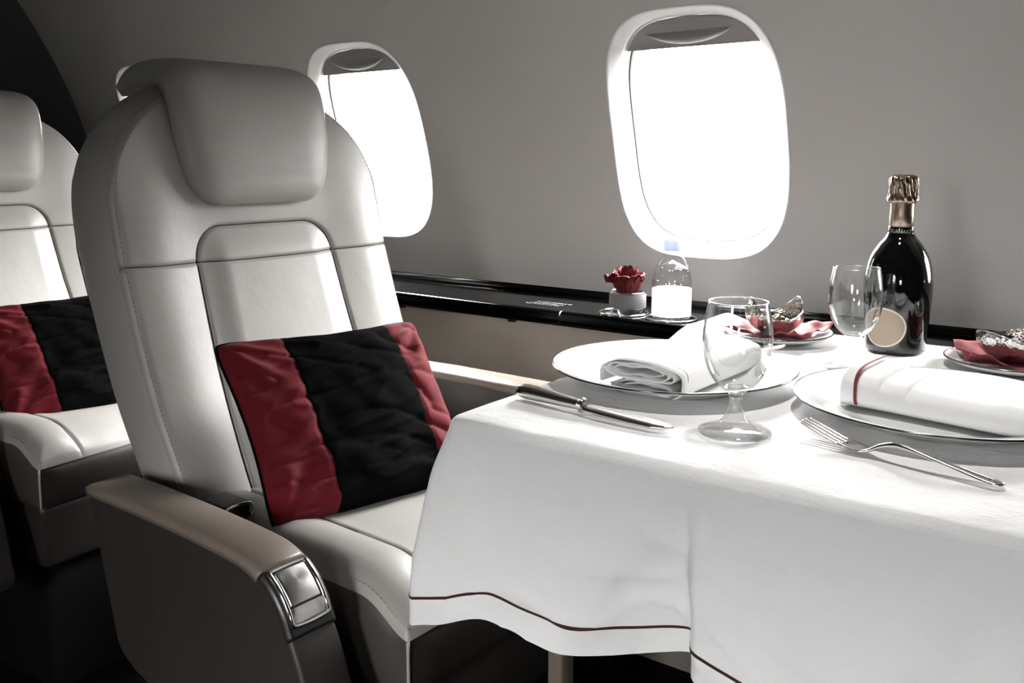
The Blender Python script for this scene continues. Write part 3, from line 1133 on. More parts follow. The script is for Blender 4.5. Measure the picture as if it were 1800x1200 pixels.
# ================================================================ TABLE AND CLOTH
TX0, TX1, TY0, TY1, TZ = -.622, -.020, .715, 1.440, .700
tb = thing('dining_table', 'fold-out cabin table hidden under the white tablecloth', 'table', ((TX0 + TX1) / 2, 1.1, 0))
lx, ly = (TX0 + TX1) / 2, 1.1
rbox('tabletop', (TX0 + .006 - lx, TY0 + .006 - ly, TZ - .030), (TX1 - .006 - lx, TY1 - .004 - ly, TZ - .0035), .006, 'tabletop', tb)
rbox('support', (-.42 - lx, 1.34 - ly, .0), (-.22 - lx, 1.42 - ly, TZ - .03), .008, 'tabletop', tb)
rbox('folding_leg', (-.606 - lx, .895 - ly, .0), (-.584 - lx, .925 - ly, TZ - .03), .004, 'pad', tb)
rbox('apron', (-.56 - lx, .80 - ly, TZ - .07), (-.08 - lx, 1.40 - ly, TZ - .03), .004, 'tabletop', tb)

cl = thing('tablecloth', 'white linen tablecloth with a thin dark stripe above its hem, draped over the table', 'tablecloth', (0, 0, 0))
CR = .022
HEM = spline([(-.636, .665, .479), (-.614, .665, .487), (-.586, .665, .497), (-.540, .667, .517), (-.512, .668, .520), (-.465, .670, .515), (-.430, .680, .510), (-.386, .714, .512), (-.345, .728, .521), (-.331, .727, .523), (-.3255, .712, .520), (-.318, .702, .517), (-.29, .694, .513), (-.2, .688, .500), (-.1, .690, .488), (-.02, .690, .470), (.02, .705, .462)], 400)


def perim():
    """rounded-rectangle outline, anticlockwise from the front-left corner's left side."""
    P = []

    def arc(cx, cy, a0, a1, n=16):
        for a in np.linspace(math.radians(a0), math.radians(a1), n):
            P.append((cx + CR * math.cos(a), cy + CR * math.sin(a), math.cos(a), math.sin(a)))
    arc(TX0 + CR, TY0 + CR, 180, 270)
    for x in np.linspace(TX0 + CR, TX1 - CR, 240)[1:-1]:
        P.append((x, TY0, 0, -1))
    arc(TX1 - CR, TY0 + CR, 270, 360)
    for y in np.linspace(TY0 + CR, TY1 - CR, 90)[1:-1]:
        P.append((TX1, y, 1, 0))
    arc(TX1 - CR, TY1 - CR, 0, 90)
    for x in np.linspace(TX1 - CR, TX0 + CR, 120)[1:-1]:
        P.append((x, TY1, 0, 1))
    arc(TX0 + CR, TY1 - CR, 90, 180)
    for y in np.linspace(TY1 - CR, TY0 + CR, 140)[1:-1]:
        P.append((TX0, y, -1, 0))
    return P


PER = perim()
NP = len(PER)


def hem_at(i):
    x, y, nx, ny = PER[i]
    f0, f1 = 8, 16 + 238 + 8
    if f0 <= i <= f1:                       # front, corner to corner
        q = (i - f0) / (f1 - f0)
        xx = -.636 + (.02 + .636) * q
        hx = np.interp(xx, HEM[:, 0], HEM[:, 0])
        return np.array([hx, np.interp(xx, HEM[:, 0], HEM[:, 1]), np.interp(xx, HEM[:, 0], HEM[:, 2])])
    if ny > .5:                             # back: tucked down against the ledge
        return np.array([x, y + .012, TZ - .022])
    if nx < -.1:
        q = (y - TY0) / (TY1 - TY0)
        k = min(1, max(0, (y - TY0) / .05))
        zz = .479 + .060 * k if q < .72 else .539 + .139 * min(1, (q - .72) / .05)
        return np.array([TX0 - .014 - .004 * math.cos(q * 16), y - .05 * (1 - k), zz])
    q = (y - TY0) / (TY1 - TY0)
    return np.array([TX1 + .030 + .012 * math.cos(q * 18), y, .462 + .04 * min(1, q * 3) if q < .9 else .502 + .176 * min(1, (q - .9) / .05)])


HEMS = np.array([hem_at(i) for i in range(NP)])
for _ in range(2):                          # soften the joins between the sides
    sm = HEMS.copy()
    for i in range(NP):
        if i < 14 or i > NP - 26 or 252 < i < 292:
            sm[i] = (HEMS[i - 2] + HEMS[i - 1] + HEMS[i] + HEMS[(i + 1) % NP] + HEMS[(i + 2) % NP]) / 5
    HEMS = sm
BR = .014


def bump_top(x, y):
    d = 0.0
    d += .016 * math.exp(-((x - TX0 - .01) / .045) ** 2) * float(sstep(1.20, 1.30, y))
    d += .010 * math.exp(-((x + .50) / .07) ** 2) * float(sstep(1.40, 1.44, y)) * 0
    n1 = noise.noise(Vector((x * 9, y * 9, .3)))
    n2 = noise.noise(Vector((x * 22 + 5, y * 14, 2.3)))
    d += .0009 * n1 + .0007 * n2
    # pressed fold lines
    d += .0011 * math.exp(-((x + .325) / .004) ** 2) + .0009 * math.exp(-((y - .93) / .004) ** 2)
    return d


def cloth_pt(i, t):
    """t<0: on top (towards the middle); 0..1 bend; 1..2 hanging."""
    x, y, nx, ny = PER[i]
    z0 = TZ + bump_top(x, y)
    if t <= 1:
        a = t * math.pi / 2
        return np.array([x + nx * (-BR + BR * math.sin(a)), y + ny * (-BR + BR * math.sin(a)), z0 - BR + BR * math.cos(a)])
    q = t - 1
    a = np.array([x, y, z0 - BR])
    h = HEMS[i]
    p = a + (h - a) * q
    # the cloth leaves the edge vertically, then swings to the hem
    s = q * q * (3 - 2 * q) * .55 + q * .45
    p[0] = a[0] + (h[0] - a[0]) * s
    p[1] = a[1] + (h[1] - a[1]) * s
    if i < 40 or i > NP - 40:               # the corner stands away from the edge at once
        kf = 1 - (i / 40 if i < 40 else (NP - i) / 40)
        s2 = 1 - (1 - q) ** 2.2
        p[0] += (h[0] - a[0]) * (s2 - s) * kf
        p[1] += (h[1] - a[1]) * (s2 - s) * kf
    if ny < -.5:
        rip = noise.noise(Vector((x * 14, q * 1.3, 7.7))) * .009 + noise.noise(Vector((x * 30 + q * 2, q * 3.0, 3.1))) * .0045 + (1 - abs(noise.noise(Vector((x * 11 + q * 1.5, q * 4.0 - x * 6, 8.8))))) ** 8 * .004
        crease = .0035 * math.exp(-((x + .327) / .006) ** 2)
        p[1] += (-rip - crease * (1 - q * .5)) * min(1, q * 4)
    return p


tl = [k / 6 for k in range(7)] + [1 + k / 34 for k in range(1, 35)]
V = [cloth_pt(i, t) for i in range(NP) for t in tl]
nt_ = len(tl)
Fc = grid_faces(NP, nt_, True)
o0 = len(V)
rings = 46
ccx, ccy = (TX0 + TX1) / 2, (TY0 + TY1) / 2
for k in range(1, rings + 1):
    s = 1 - k / rings
    for i in range(NP):
        x, y, nx, ny = PER[i]
        px, py = x - nx * BR, y - ny * BR
        xx, yy = ccx + (px - ccx) * s, ccy + (py - ccy) * s
        V.append((xx, yy, TZ + bump_top(xx, yy)))
for k in range(rings):
    for i in range(NP):
        j = (i + 1) % NP
        A = (i * nt_, j * nt_) if k == 0 else (o0 + (k - 1) * NP + i, o0 + (k - 1) * NP + j)
        B = (o0 + k * NP + i, o0 + k * NP + j)
        Fc.append((A[0], B[0], B[1], A[1])[::-1])
sheet = mk('cloth_sheet', V, Fc, 'cloth', cl)
bm = bmesh.new()
bm.from_mesh(sheet.data)
bmesh.ops.remove_doubles(bm, verts=bm.verts, dist=1e-6)
bmesh.ops.recalc_face_normals(bm, faces=bm.faces)
bm.to_mesh(sheet.data)
bm.free()
sheet.data.polygons.foreach_set('use_smooth', [True] * len(sheet.data.polygons))
# stripe: thin ribbon lying on the outside of the sheet, a hand-width above the hem
V = []
idxs = [i for i in range(NP - 60, NP)] + list(range(0, 16 + 238 + 16 + 60))
for i in idxs:
    Lh = PER[i]
    for q in (.842, .850, .858):
        p = cloth_pt(i, 1 + q)
        off = .0009 if q == .850 else .0004
        V.append(p + np.array([Lh[2], Lh[3], 0]) * off)
mk('hem_stripe', V, grid_faces(len(idxs), 3), 'stripe', cl)

# ================================================================ PLATES
TOP = TZ + .0012


def make_plate(name, label, cat, R, zr, x, y, group, rim=True):
    t = thing(name, label, cat, (x, y, TOP), 0, group)
    f = R / .147
    prof = [(0, .0045 * f), (.085 * f, .0045 * f), (.094 * f, .0055 * f), (.104 * f, .0105 * f), (.112 * f, .0135 * f), (.130 * f, zr - .004), (R - .0015, zr - .0002), (R, zr - .0012), (R - .0012, zr - .003), (.128 * f, zr - .0085), (.110 * f, .0085 * f), (.095 * f, .0010), (.090 * f, 0), (.086 * f, .0012), (0, .0012)]
    lathe('plate_body', prof, 'china', t, 128)
    if rim:
        ring = [(R * math.cos(a), R * math.sin(a), zr - .0012) for a in np.linspace(0, 2 * math.pi, 128, endpoint=False)]
        tube('platinum_rim', ring, .0012, 'platinum', t, 6, closed=True)
    return t


make_plate('dinner_plate', 'white dinner plate with platinum rim, under the napkin with visible folds', 'plate', .147, .022, -.494, 1.0016, 'dinner plates')
make_plate('dinner_plate', 'white dinner plate with platinum rim, under the napkin at the right', 'plate', .147, .022, -.194, 1.0178, 'dinner plates')
SPL = [(-.488, 1.332), (-.168, 1.322)]
make_plate('saucer_plate', 'small white plate under the horned silver bowl, behind the front glass', 'plate', .082, .014, *SPL[0], 'small plates under bowls')
make_plate('saucer_plate', 'small white plate under the silver bowl at the right edge', 'plate', .082, .014, *SPL[1], 'small plates under bowls')


# ================================================================ RED PAPER NAPKINS, SILVER BOWLS, NUTS
def paper(label, x, y, rot, seed):
    n = 34
    V = []
    hs = .062
    for i in range(n):
        for j in range(n):
            u, v = -1 + 2 * i / (n - 1), -1 + 2 * j / (n - 1)
            r = math.hypot(u, v) * hs
            z = .0084 + max(0, (r - .046)) * .20
            amp = float(sstep(.032, .060, r)) * .0075
            ang = math.atan2(v, u)
            z += amp * (math.sin(ang * 6 + seed) * .6 + noise.noise(Vector((u * 3 + seed, v * 3, 1.0))) * .9 + .55)
            corner = max(0, abs(u) + abs(v) - 1.45)
            z += corner * .012
            V.append((u * hs, v * hs, z))
    o = mk('paper_napkin', V, grid_faces(n, n), 'redpaper', None, solid=.0006)
    o.location = (x, y, TOP)
    o.rotation_euler = (0, 0, rot)
    tag(o, label, 'napkin', 'red paper napkins')


paper('crumpled red paper napkin under the horned silver bowl', SPL[0][0], SPL[0][1], math.radians(-8), 1.0)
paper('crumpled red paper napkin under the silver bowl at the right edge', SPL[1][0], SPL[1][1], math.radians(20), 2.4)


def bowl(label, x, y, rot, R, H, A):
    t = thing('silver_bowl', label, 'bowl', (x, y, TOP + .0100), rot, 'silver bowls')
    na, nr = 120, 22
    V = []

    def rim(a):
        return H + A * abs(math.cos(a)) ** 2.4

    zc, zv = .030, .0335
    zb0 = zc - zv * math.sqrt(1 - .45 ** 2)          # flat foot where the radius is .45 R
    for side in (0, 1):
        for i in range(na):
            a = 2 * math.pi * i / na
            zr = rim(a)
            for j in range(nr):
                q = j / (nr - 1)
                if q < .12:
                    r, z = R * .45 * q / .12, 0.0
                else:
                    z = zr * ((q - .12) / .88) ** 1.15
                    r = R * math.sqrt(max(0.0, 1 - ((z + zb0 - zc) / zv) ** 2)) if z + zb0 < zc else R * math.sqrt(max(0.0, 1 - ((z + zb0 - zc) / (zv * 1.35)) ** 2))
                if side:
                    r = max(0, r - .0012)
                    z = max(z, .0012)
                V.append((r * math.cos(a), r * math.sin(a), z))
    Fc = grid_faces(na, nr, True)
    off = na * nr
    Fc += [tuple(k + off for k in f[::-1]) for f in grid_faces(na, nr, True)]
    rimf = []
    for i in range(na):
        j = (i + 1) % na
        a, b = i * nr + nr - 1, j * nr + nr - 1
        rimf.append((a, b, b + off, a + off))
    mk('bowl_body', V, Fc + rimf, 'hammered', t)
    edge = [((V[i * nr + nr - 1][0] + V[i * nr + nr - 1 + off][0]) / 2, (V[i * nr + nr - 1][1] + V[i * nr + nr - 1 + off][1]) / 2, V[i * nr + nr - 1][2]) for i in range(na)]
    sweep('bowl_rim', edge, lambda i, q: circ(.0011, 6), 'chrome', t, closed=True)
    return t


bowl('horned hammered silver bowl of nuts on the small plate near the water bottle', SPL[0][0] - .004, SPL[0][1] + .004, math.radians(42), .0435, .0225, .030)
bowl('hammered silver bowl of nuts cut off by the right edge', SPL[1][0] + .000, SPL[1][1] + .006, math.radians(50), .0465, .028, .012)


def nut_mesh(seed):
    bm = bmesh.new()
    bmesh.ops.create_icosphere(bm, subdivisions=2, radius=1)
    for v in bm.verts:
        n = noise.noise(v.co * 1.3 + Vector((seed * 3.1, 0, 0)))
        v.co *= 1 + .25 * n
        v.co.x *= 1.35
        v.co.x += .25 * v.co.z * v.co.z
    me = bpy.data.meshes.new('nut')
    bm.to_mesh(me)
    bm.free()
    me.polygons.foreach_set('use_smooth', [True] * len(me.polygons))
    me.materials.append(MT['nut'])
    return me


NUTS = [nut_mesh(k) for k in range(4)]
for b, (bx, by, lab) in enumerate(((SPL[0][0] - .002, SPL[0][1] + .004, 'small roasted nut heaped in the horned silver bowl'), (SPL[1][0] + .000, SPL[1][1] + .006, 'small roasted nut heaped in the right-edge silver bowl'))):
    for k in range(24):
        a = k * 2.399963
        r = .0062 * math.sqrt(k + .3)
        lay = .0130 + .003 * b + (.004 if k % 3 == 0 else 0) - .10 * max(0, r - .02) * 0
        o = bpy.data.objects.new('nut', NUTS[k % 4])
        COL.objects.link(o)
        s = rnd.uniform(.0046, .0060)
        o.scale = (s, s, s)
        o.rotation_euler = (rnd.uniform(0, 3), rnd.uniform(0, 3), rnd.uniform(0, 6))
        o.location = (bx + r * math.cos(a), by + r * math.sin(a), TOP + .0100 + lay + rnd.uniform(-.001, .001))
        tag(o, lab, 'nut', 'nuts in the %s silver bowl' % ('horned' if b == 0 else 'right-edge'))


# ================================================================ GOBLETS
def goblet(label, x, y):
    t = thing('water_goblet', label, 'glass', (x, y, TOP), 0, 'stemmed water goblets')
    foot = [(0, .0), (.0355, .0), (.0362, .0012), (.0350, .0028), (.026, .0050), (.017, .0085), (.0120, .0140), (.0090, .020), (.0066, .026), (.0058, .031), (.0064, .036), (.0072, .0395), (.0, .0405)]
    lathe('stem_and_foot', foot, 'stemglass', t, 64)
    outer = spline([(.0066, .0395), (.013, .0445), (.0215, .0520), (.0285, .0640), (.0325, .0790), (.0338, .0940), (.0328, .1090), (.0305, .1220), (.0288, .1310)], 40)
    inner = [(r - .0009, z) for r, z in outer]
    inner = [(max(0, r), z + (.0045 if i < 4 else .0028 * max(0, 1 - i / 12))) for i, (r, z) in enumerate(inner)]
    prof = [tuple(p) for p in outer] + [(outer[-1][0] - .00045, outer[-1][1] + .0004)] + [tuple(p) for p in inner[::-1]] + [(0, inner[0][1] - .001)]
    lathe('glass_bowl', prof, 'glass', t, 72)
    ring = [(.0284 * math.cos(a), .0284 * math.sin(a), .1312) for a in np.linspace(0, 2 * math.pi, 72, endpoint=False)]
    tube('rim', ring, .0007, 'rimglass', t, 6, closed=True)
    return t


goblet('clear stemmed goblet standing in front, between knife and fork', -.3465, .842)
goblet('clear stemmed goblet standing beside the champagne bottle', -.336, 1.199)

# ================================================================ CHAMPAGNE BOTTLE
bt = thing('champagne_bottle', 'dark champagne bottle with foil-wrapped neck and blank oval tan label', 'bottle', (-.321, 1.350, TOP), 0)
prof = spline([(.0, .003), (.030, .0012), (.0385, .0022), (.0408, .008), (.0415, .030), (.0440, .060), (.0456, .088), (.0440, .112), (.0385, .134), (.0290, .151), (.0200, .1625), (.0160, .171), (.0152, .180), (.0150, .240)], 110)
lathe('bottle_glass', [(max(0, r), z) for r, z in prof] + [(0, .240)], 'champagne', bt, 96)
lathe('neck_band', [(.0160, .1645), (.0172, .1650), (.0168, .176), (.0164, .1768)], 'champagne', bt, 64)
for z, r in ((.1655, .0174), (.1762, .0167)):
    tube('band_line', [(r * math.cos(a), r * math.sin(a), z) for a in np.linspace(0, 2 * math.pi, 64, endpoint=False)], .0003, 'goldprint', bt, 5, closed=True)
lathe('neck_foil', [(.0160, .1768), (.0163, .1772), (.0160, .195), (.0157, .2095), (.0166, .2120)], 'foil', bt, 64)


def crinkle(r, z, a):
    k = max(0.0, min(1.0, (z - .209) / .006)) * (0 if r < .006 else 1)
    return r + k * (.0011 * math.sin(a * 9 + 40 * z * math.sin(a * 3)) * math.sin((z - .209) / .034 * math.pi) + .0007 * math.sin(a * 17 + z * 300)), z + k * .0008 * math.sin(a * 5)


lathe('cork_foil', spline([(.0160, .2085), (.0196, .2110), (.0200, .2150), (.0186, .2190), (.0182, .2260), (.0186, .2350), (.0186, .2405), (.0170, .2445), (.0120, .2470), (.0, .2480)], 48).tolist(), 'foil', bt, 120, fn=crinkle)
# label: oval wrapped on the belly, facing the camera's left
LA = math.atan2(-1.350, .321) - math.radians(24)


def body_r(z):
    return np.interp(z, prof[20:, 1], prof[20:, 0])


def oval(name, a_half, z_half, lift, m, hole=None):
    V, Fc = [], []
    n, rr = 72, 8
    q0 = 0 if hole is None else hole
    for k in range(rr + 1):
        q = q0 + (1 - q0) * k / rr
        for i in range(n):
            th = 2 * math.pi * i / n
            z = .0385 + z_half * q * math.sin(th)
            aa = LA + a_half * q * math.cos(th)
            r = body_r(z) + lift
            V.append((r * math.cos(aa), r * math.sin(aa), z))
    for k in range(rr):
        for i in range(n):
            j = (i + 1) % n
            Fc.append((k * n + i, (k + 1) * n + i, (k + 1) * n + j, k * n + j))
    return mk(name, V, Fc, m, bt)


oval('label_panel', .70, .0262, .0003, 'tan')
oval('label_rim', .74, .0278, .0006, 'cream', hole=.925)


def text_mesh(s, size):
    cu = bpy.data.curves.new('txt', 'FONT')
    cu.body = s
    cu.size = size
    cu.align_x = 'CENTER'
    ob = bpy.data.objects.new('txt', cu)
    COL.objects.link(ob)
    dg = bpy.context.evaluated_depsgraph_get()
    dg.update()
    me = bpy.data.meshes.new_from_object(ob.evaluated_get(dg))
    v = np.array([tuple(p.co) for p in me.vertices])
    f = [tuple(p.vertices) for p in me.polygons]
    bpy.data.objects.remove(ob)
    bpy.data.curves.remove(cu)
    bpy.data.meshes.remove(me)
    return v, f


v_, f_ = text_mesh('RUINART', .0072)
NA = math.atan2(-1.350, .321)
vv = [(.0176 * math.cos(NA + x / .0172), .0176 * math.sin(NA + x / .0172), .1678 + y) for x, y, z in v_]
mk('band_lettering', vv, f_, 'goldprint', bt, smooth=False)

# ================================================================ WATER BOTTLE
wb = thing('water_bottle', 'small clear plastic water bottle with white label and pale blue cap', 'bottle', (CUPS[1][0], CUPS[1][1], LZ - .012), 0)
wp = spline([(.0, .002), (.028, .0015), (.0340, .003), (.0360, .009), (.0362, .030), (.0360, .064), (.0372, .074), (.0372, .082), (.0345, .096), (.0285, .114), (.0215, .128), (.0170, .1345), (.0160, .1380), (.0158, .150)], 90)
lathe('bottle_plastic', [(max(0, r), z) for r, z in wp], 'pet', wb, 72, fn=lambda r, z, a: (r * (1 + .012 * math.sin(6 * a) * math.exp(-((z - .092) / .014) ** 2)), z))
lathe('water', [(0, .004)] + [(max(0, r - .0012), z + .002) for r, z in wp[8:60] if z < .123] + [(0, .1235)], 'water', wb, 64)
lathe('paper_label', [(.0366, .020), (.0368, .0205), (.0368, .0695), (.0366, .070)], 'paperlabel', wb, 72)
lathe('screw_cap', [(0, .1625), (.0150, .1622), (.0160, .1610), (.0164, .1560), (.0164, .1440), (.0168, .1435), (.0168, .1405), (.0150, .1405)], 'bluecap', wb, 90, fn=lambda r, z, a: (r + (.0003 if int(a * 90 / 6.2832 + .5) % 2 and .143 < z < .161 else 0), z))
for k in range(26):
    a, z = rnd.uniform(0, 6.28), rnd.uniform(.078, .118)
    r = np.interp(z, wp[:, 1], wp[:, 0]) - .0006
    bm = bmesh.new()
    bmesh.ops.create_icosphere(bm, subdivisions=1, radius=rnd.uniform(.0005, .0011))
    me = bpy.data.meshes.new('droplet')
    bm.to_mesh(me)
    bm.free()
    me.materials.append(MT['chrome'])
    d = bpy.data.objects.new('droplet', me)
    COL.objects.link(d)
    d.parent = wb
    d.location = (r * math.cos(a), r * math.sin(a), z)

# ================================================================ ROSE IN A GLASS
jar = thing('glass_jar', 'low clear glass jar with frosted band holding the red rose', 'jar', (CUPS[0][0] + .010, CUPS[0][1] - .004, LZ - .012), 0)
lathe('jar_glass', [(0, .0), (.0335, .0), (.0350, .002), (.0352, .055), (.0346, .0562), (.0336, .055), (.0332, .005), (0, .004)], 'glass', jar, 72)
lathe('frosted_band', [(.0355, .026), (.0357, .0265), (.0357, .0535), (.0355, .054)], 'frost', jar, 72)
jr = [(.0345 * math.cos(a), .0345 * math.sin(a), .056) for a in np.linspace(0, 2 * math.pi, 64, endpoint=False)]
tube('jar_rim', jr, .0010, 'rimglass', jar, 6, closed=True)
ro = thing('red_rose', 'dark red rose head sitting in the low glass jar', 'flower', (CUPS[0][0] + .008, CUPS[0][1] - .004, LZ - .012 + .042), 0)


def petal_mesh(h, wdt, curl, flare, seed):
    nu, nv = 15, 13
    V = []
    for i in range(nu):
        u = -1 + 2 * i / (nu - 1)
        for j in range(nv):
            v = j / (nv - 1)
            rr = .30 + .70 * math.sin(min(1, v * 1.25) * math.pi / 2) if v < .8 else 1.0 + flare * (v - .8) ** 1.2 * 6
            half = wdt * (.45 + .55 * math.sin(math.pi * min(1, .15 + v * .62)))
            ang = u * half
            edge = (1 - abs(u) ** 3 * .30 * v)
            z = h * v * edge
            rr *= 1 + .07 * noise.noise(Vector((u * 2.1 + seed, v * 3, seed))) * v
            if v > .86:
                z -= h * curl * ((v - .86) / .14) ** 2
            z += .0025 * noise.noise(Vector((u * 2.7, seed * 2.0, 4.0))) * v
            V.append((rr * math.cos(ang), rr * math.sin(ang), z))
    me = bpy.data.meshes.new('petal')
    me.from_pydata(V, [], [list(f) for f in grid_faces(nu, nv)])
    me.polygons.foreach_set('use_smooth', [True] * len(me.polygons))
    me.materials.append(MT['rose'])
    return me


k = 0
for layer, (cnt, rad, h, wdt, flare, curl) in enumerate(((5, .0285, .052, .80, .26, .14), (5, .0275, .055, .75, .22, .10), (5, .0235, .059, .80, .16, .06), (4, .0180, .062, .95, .14, .03), (4, .0125, .064, 1.05, .14, .02), (3, .0075, .064, 1.2, .14, 0))):
    for i in range(cnt):
        me = petal_mesh(h, wdt, curl, flare, k * 1.7)
        p = bpy.data.objects.new('petal', me)
        COL.objects.link(p)
        p.parent = ro
        p.scale = (rad, rad, 1)
        p.rotation_euler = (rnd.uniform(-.04, .04), rnd.uniform(-.04, .04), 2 * math.pi * (i + .5 * (layer % 2)) / cnt + rnd.uniform(-.15, .15))
        md = p.modifiers.new('thickness', 'SOLIDIFY')
        md.thickness = .0007
        k += 1
me = petal_mesh(.050, .34, .05, .62, 31.0)
p = bpy.data.objects.new('petal', me)
COL.objects.link(p)
p.parent = ro
p.scale = (.0285, .0285, 1)
p.rotation_euler = (0, 0, math.radians(214))
p.modifiers.new('thickness', 'SOLIDIFY').thickness = .0007

# ================================================================ LINEN NAPKINS
# folded napkin seen end on: layers wound into a flat bundle, running towards the wall
n1 = thing('linen_napkin', 'white napkin on the left plate with its layered folds facing the viewer', 'napkin', (-.487, .898, TOP + .0060), math.radians(-2), 'linen napkins')


def loop_section(w_, h_, x0, z0, turns, ph):
    """flattened spiral in (x, z), open line."""
    P = []
    n = int(70 * turns)
    for i in range(n):
        a = 2 * math.pi * turns * i / (n - 1)
        s = 1 - .78 * (i / (n - 1)) ** 0.9
        c, q = math.cos(a + math.pi), math.sin(a + math.pi)
        x = math.copysign(abs(c) ** .62, c) * w_ / 2 * (s ** .35)
        z = math.copysign(abs(q) ** .8, q) * h_ / 2 * s
        z += .0012 * math.sin(x * 210 + ph + i * .05) * (1 - s * .55) + .0008 * math.sin(x * 90 + ph)
        P.append((x0 + x, max(z0 + z, .0006)))
    return P


def ribbon(name, sec, y0, y1, th, m, parent, wav=0.0, ph=0.0):
    S_ = np.array(sec)
    d = np.gradient(S_, axis=0)
    nrm = np.stack([-d[:, 1], d[:, 0]], -1)
    nrm /= np.maximum(1e-9, np.linalg.norm(nrm, axis=1))[:, None]
    V = []
    ny = 22
    for i in range(len(S_)):
        e0 = y0 + wav * math.sin(i * .11 + ph) + wav * .6 * math.sin(i * .043 + ph * 2)
        for j in range(ny):
            q = j / (ny - 1)
            y = e0 + (y1 - e0) * q
            tap = 1 - .10 * q
            lift = 1 + .03 * math.sin(q * 6 + ph)
            V.append((S_[i, 0] * tap + .006 * q, y, S_[i, 1] * lift))
    return mk(name, V, grid_faces(len(S_), ny), m, parent, solid=th)


n1.scale = (1, 1, .84)
top_sec = loop_section(.096, .026, .002, .0290, 2.6, .4)
low_sec = loop_section(.086, .016, .004, .0085, 1.9, 2.0)
ribbon('upper_folds', top_sec, 0, .205, .0013, 'napkin', n1, .0030, .5)
ribbon('lower_folds', low_sec, .004, .205, .0013, 'napkin', n1, .0030, 1.7)
cover = []
for i in range(90):
    a = math.radians(200 - 245 * i / 89)
    c, s = math.cos(a), math.sin(a)
    cover.append((.004 + math.copysign(abs(c) ** .6, c) * .0535, max(.020 + math.copysign(abs(s) ** .75, s) * .0235 + .0012 * math.sin(i * .21), .0006)))
ribbon('outer_wrap', cover, -.002, .208, .0014, 'napkin', n1, .0015, .2)
for sec, y, w_ in ((cover[10:82], .011, 1.012), ([p for p in low_sec[52:75]], .012, 1.02)):
    V = []
    for i, (x, z) in enumerate(sec):
        for yy in (y, y + .0013):
            V.append((x * w_ * .995 + .0003, yy + .0012 * math.sin(i * .16), z * w_ + .0008))
    mk('red_thread_line', V, grid_faces(len(sec), 2), 'redline', n1)

# napkin laid along the right plate
n2 = thing('linen_napkin', 'white folded napkin with a dark red stripe on the right plate', 'napkin', (-.181, 1.008, TOP + .0055), math.radians(-11), 'linen napkins')


def bundle(name, xa, xb, w_, h_, m, parent, grow=0.0, round_=.010, ph=0.0, skew=0.0, solidends=True):
    nx, na = 46, 60
    V = []
    for i in range(nx):
        q = i / (nx - 1)
        x = xa + (xb - xa) * q
        d = min(x - xa, xb - x)
        e = math.sqrt(max(0, 1 - (1 - min(1, d / round_)) ** 2))
        s = .45 + .55 * e if solidends else 1.0
        ww = (w_ + grow) / 2 * (1 - .10 * q) * (.90 + .10 * e if solidends else 1)
        hh = (h_ + grow) * (1 - .16 * q) * s * (1 + .03 * math.sin(q * 7 + ph))
        for j in range(na):
            a = 2 * math.pi * j / na
            c, sn = math.cos(a), math.sin(a)
            y = math.copysign(abs(c) ** .55, c) * ww
            z = hh / 2 + math.copysign(abs(sn) ** .62, sn) * hh / 2
            z += .0012 * noise.noise(Vector((x * 40, y * 30, ph))) if sn > 0 else 0
            V.append((x + skew * y, y, max(.0004, z)))
    Fc = grid_faces(nx, na)
    for i in range(nx - 1):
        Fc.append((i * na + na - 1, (i + 1) * na + na - 1, (i + 1) * na, i * na))
    Fc.append(tuple(range(na - 1, -1, -1)))
    Fc.append(tuple((nx - 1) * na + j for j in range(na)))
    return mk(name, V, Fc, m, parent)


bundle('napkin_core', -.098, .092, .104, .037, 'napkin', n2, ph=1.0)
bundle('napkin_flap', -.0995, -.026, .105, .037, 'napkin', n2, grow=.0045, round_=.006, ph=1.0, skew=-.10, solidends=True)
bundle('napkin_flap', -.101, -.055, .105, .037, 'napkin', n2, grow=.0090, round_=.006, ph=1.0, skew=-.10)
V = []
st_x = -.084
for j in range(50):
    a = math.radians(62 + 150 * j / 49)
    c, sn = math.cos(a), math.sin(a)
    ww, hh = .114 / 2 * .985, .0465 * .985
    y = math.copysign(abs(c) ** .55, c) * (ww + .0006)
    z = hh / 2 + math.copysign(abs(sn) ** .62, sn) * (hh / 2 + .0008)
    for dx in (0, .0034):
        V.append((st_x + dx - .10 * y, y, max(.001, z)))
mk('red_stripe', V, grid_faces(50, 2), 'redline', n2)


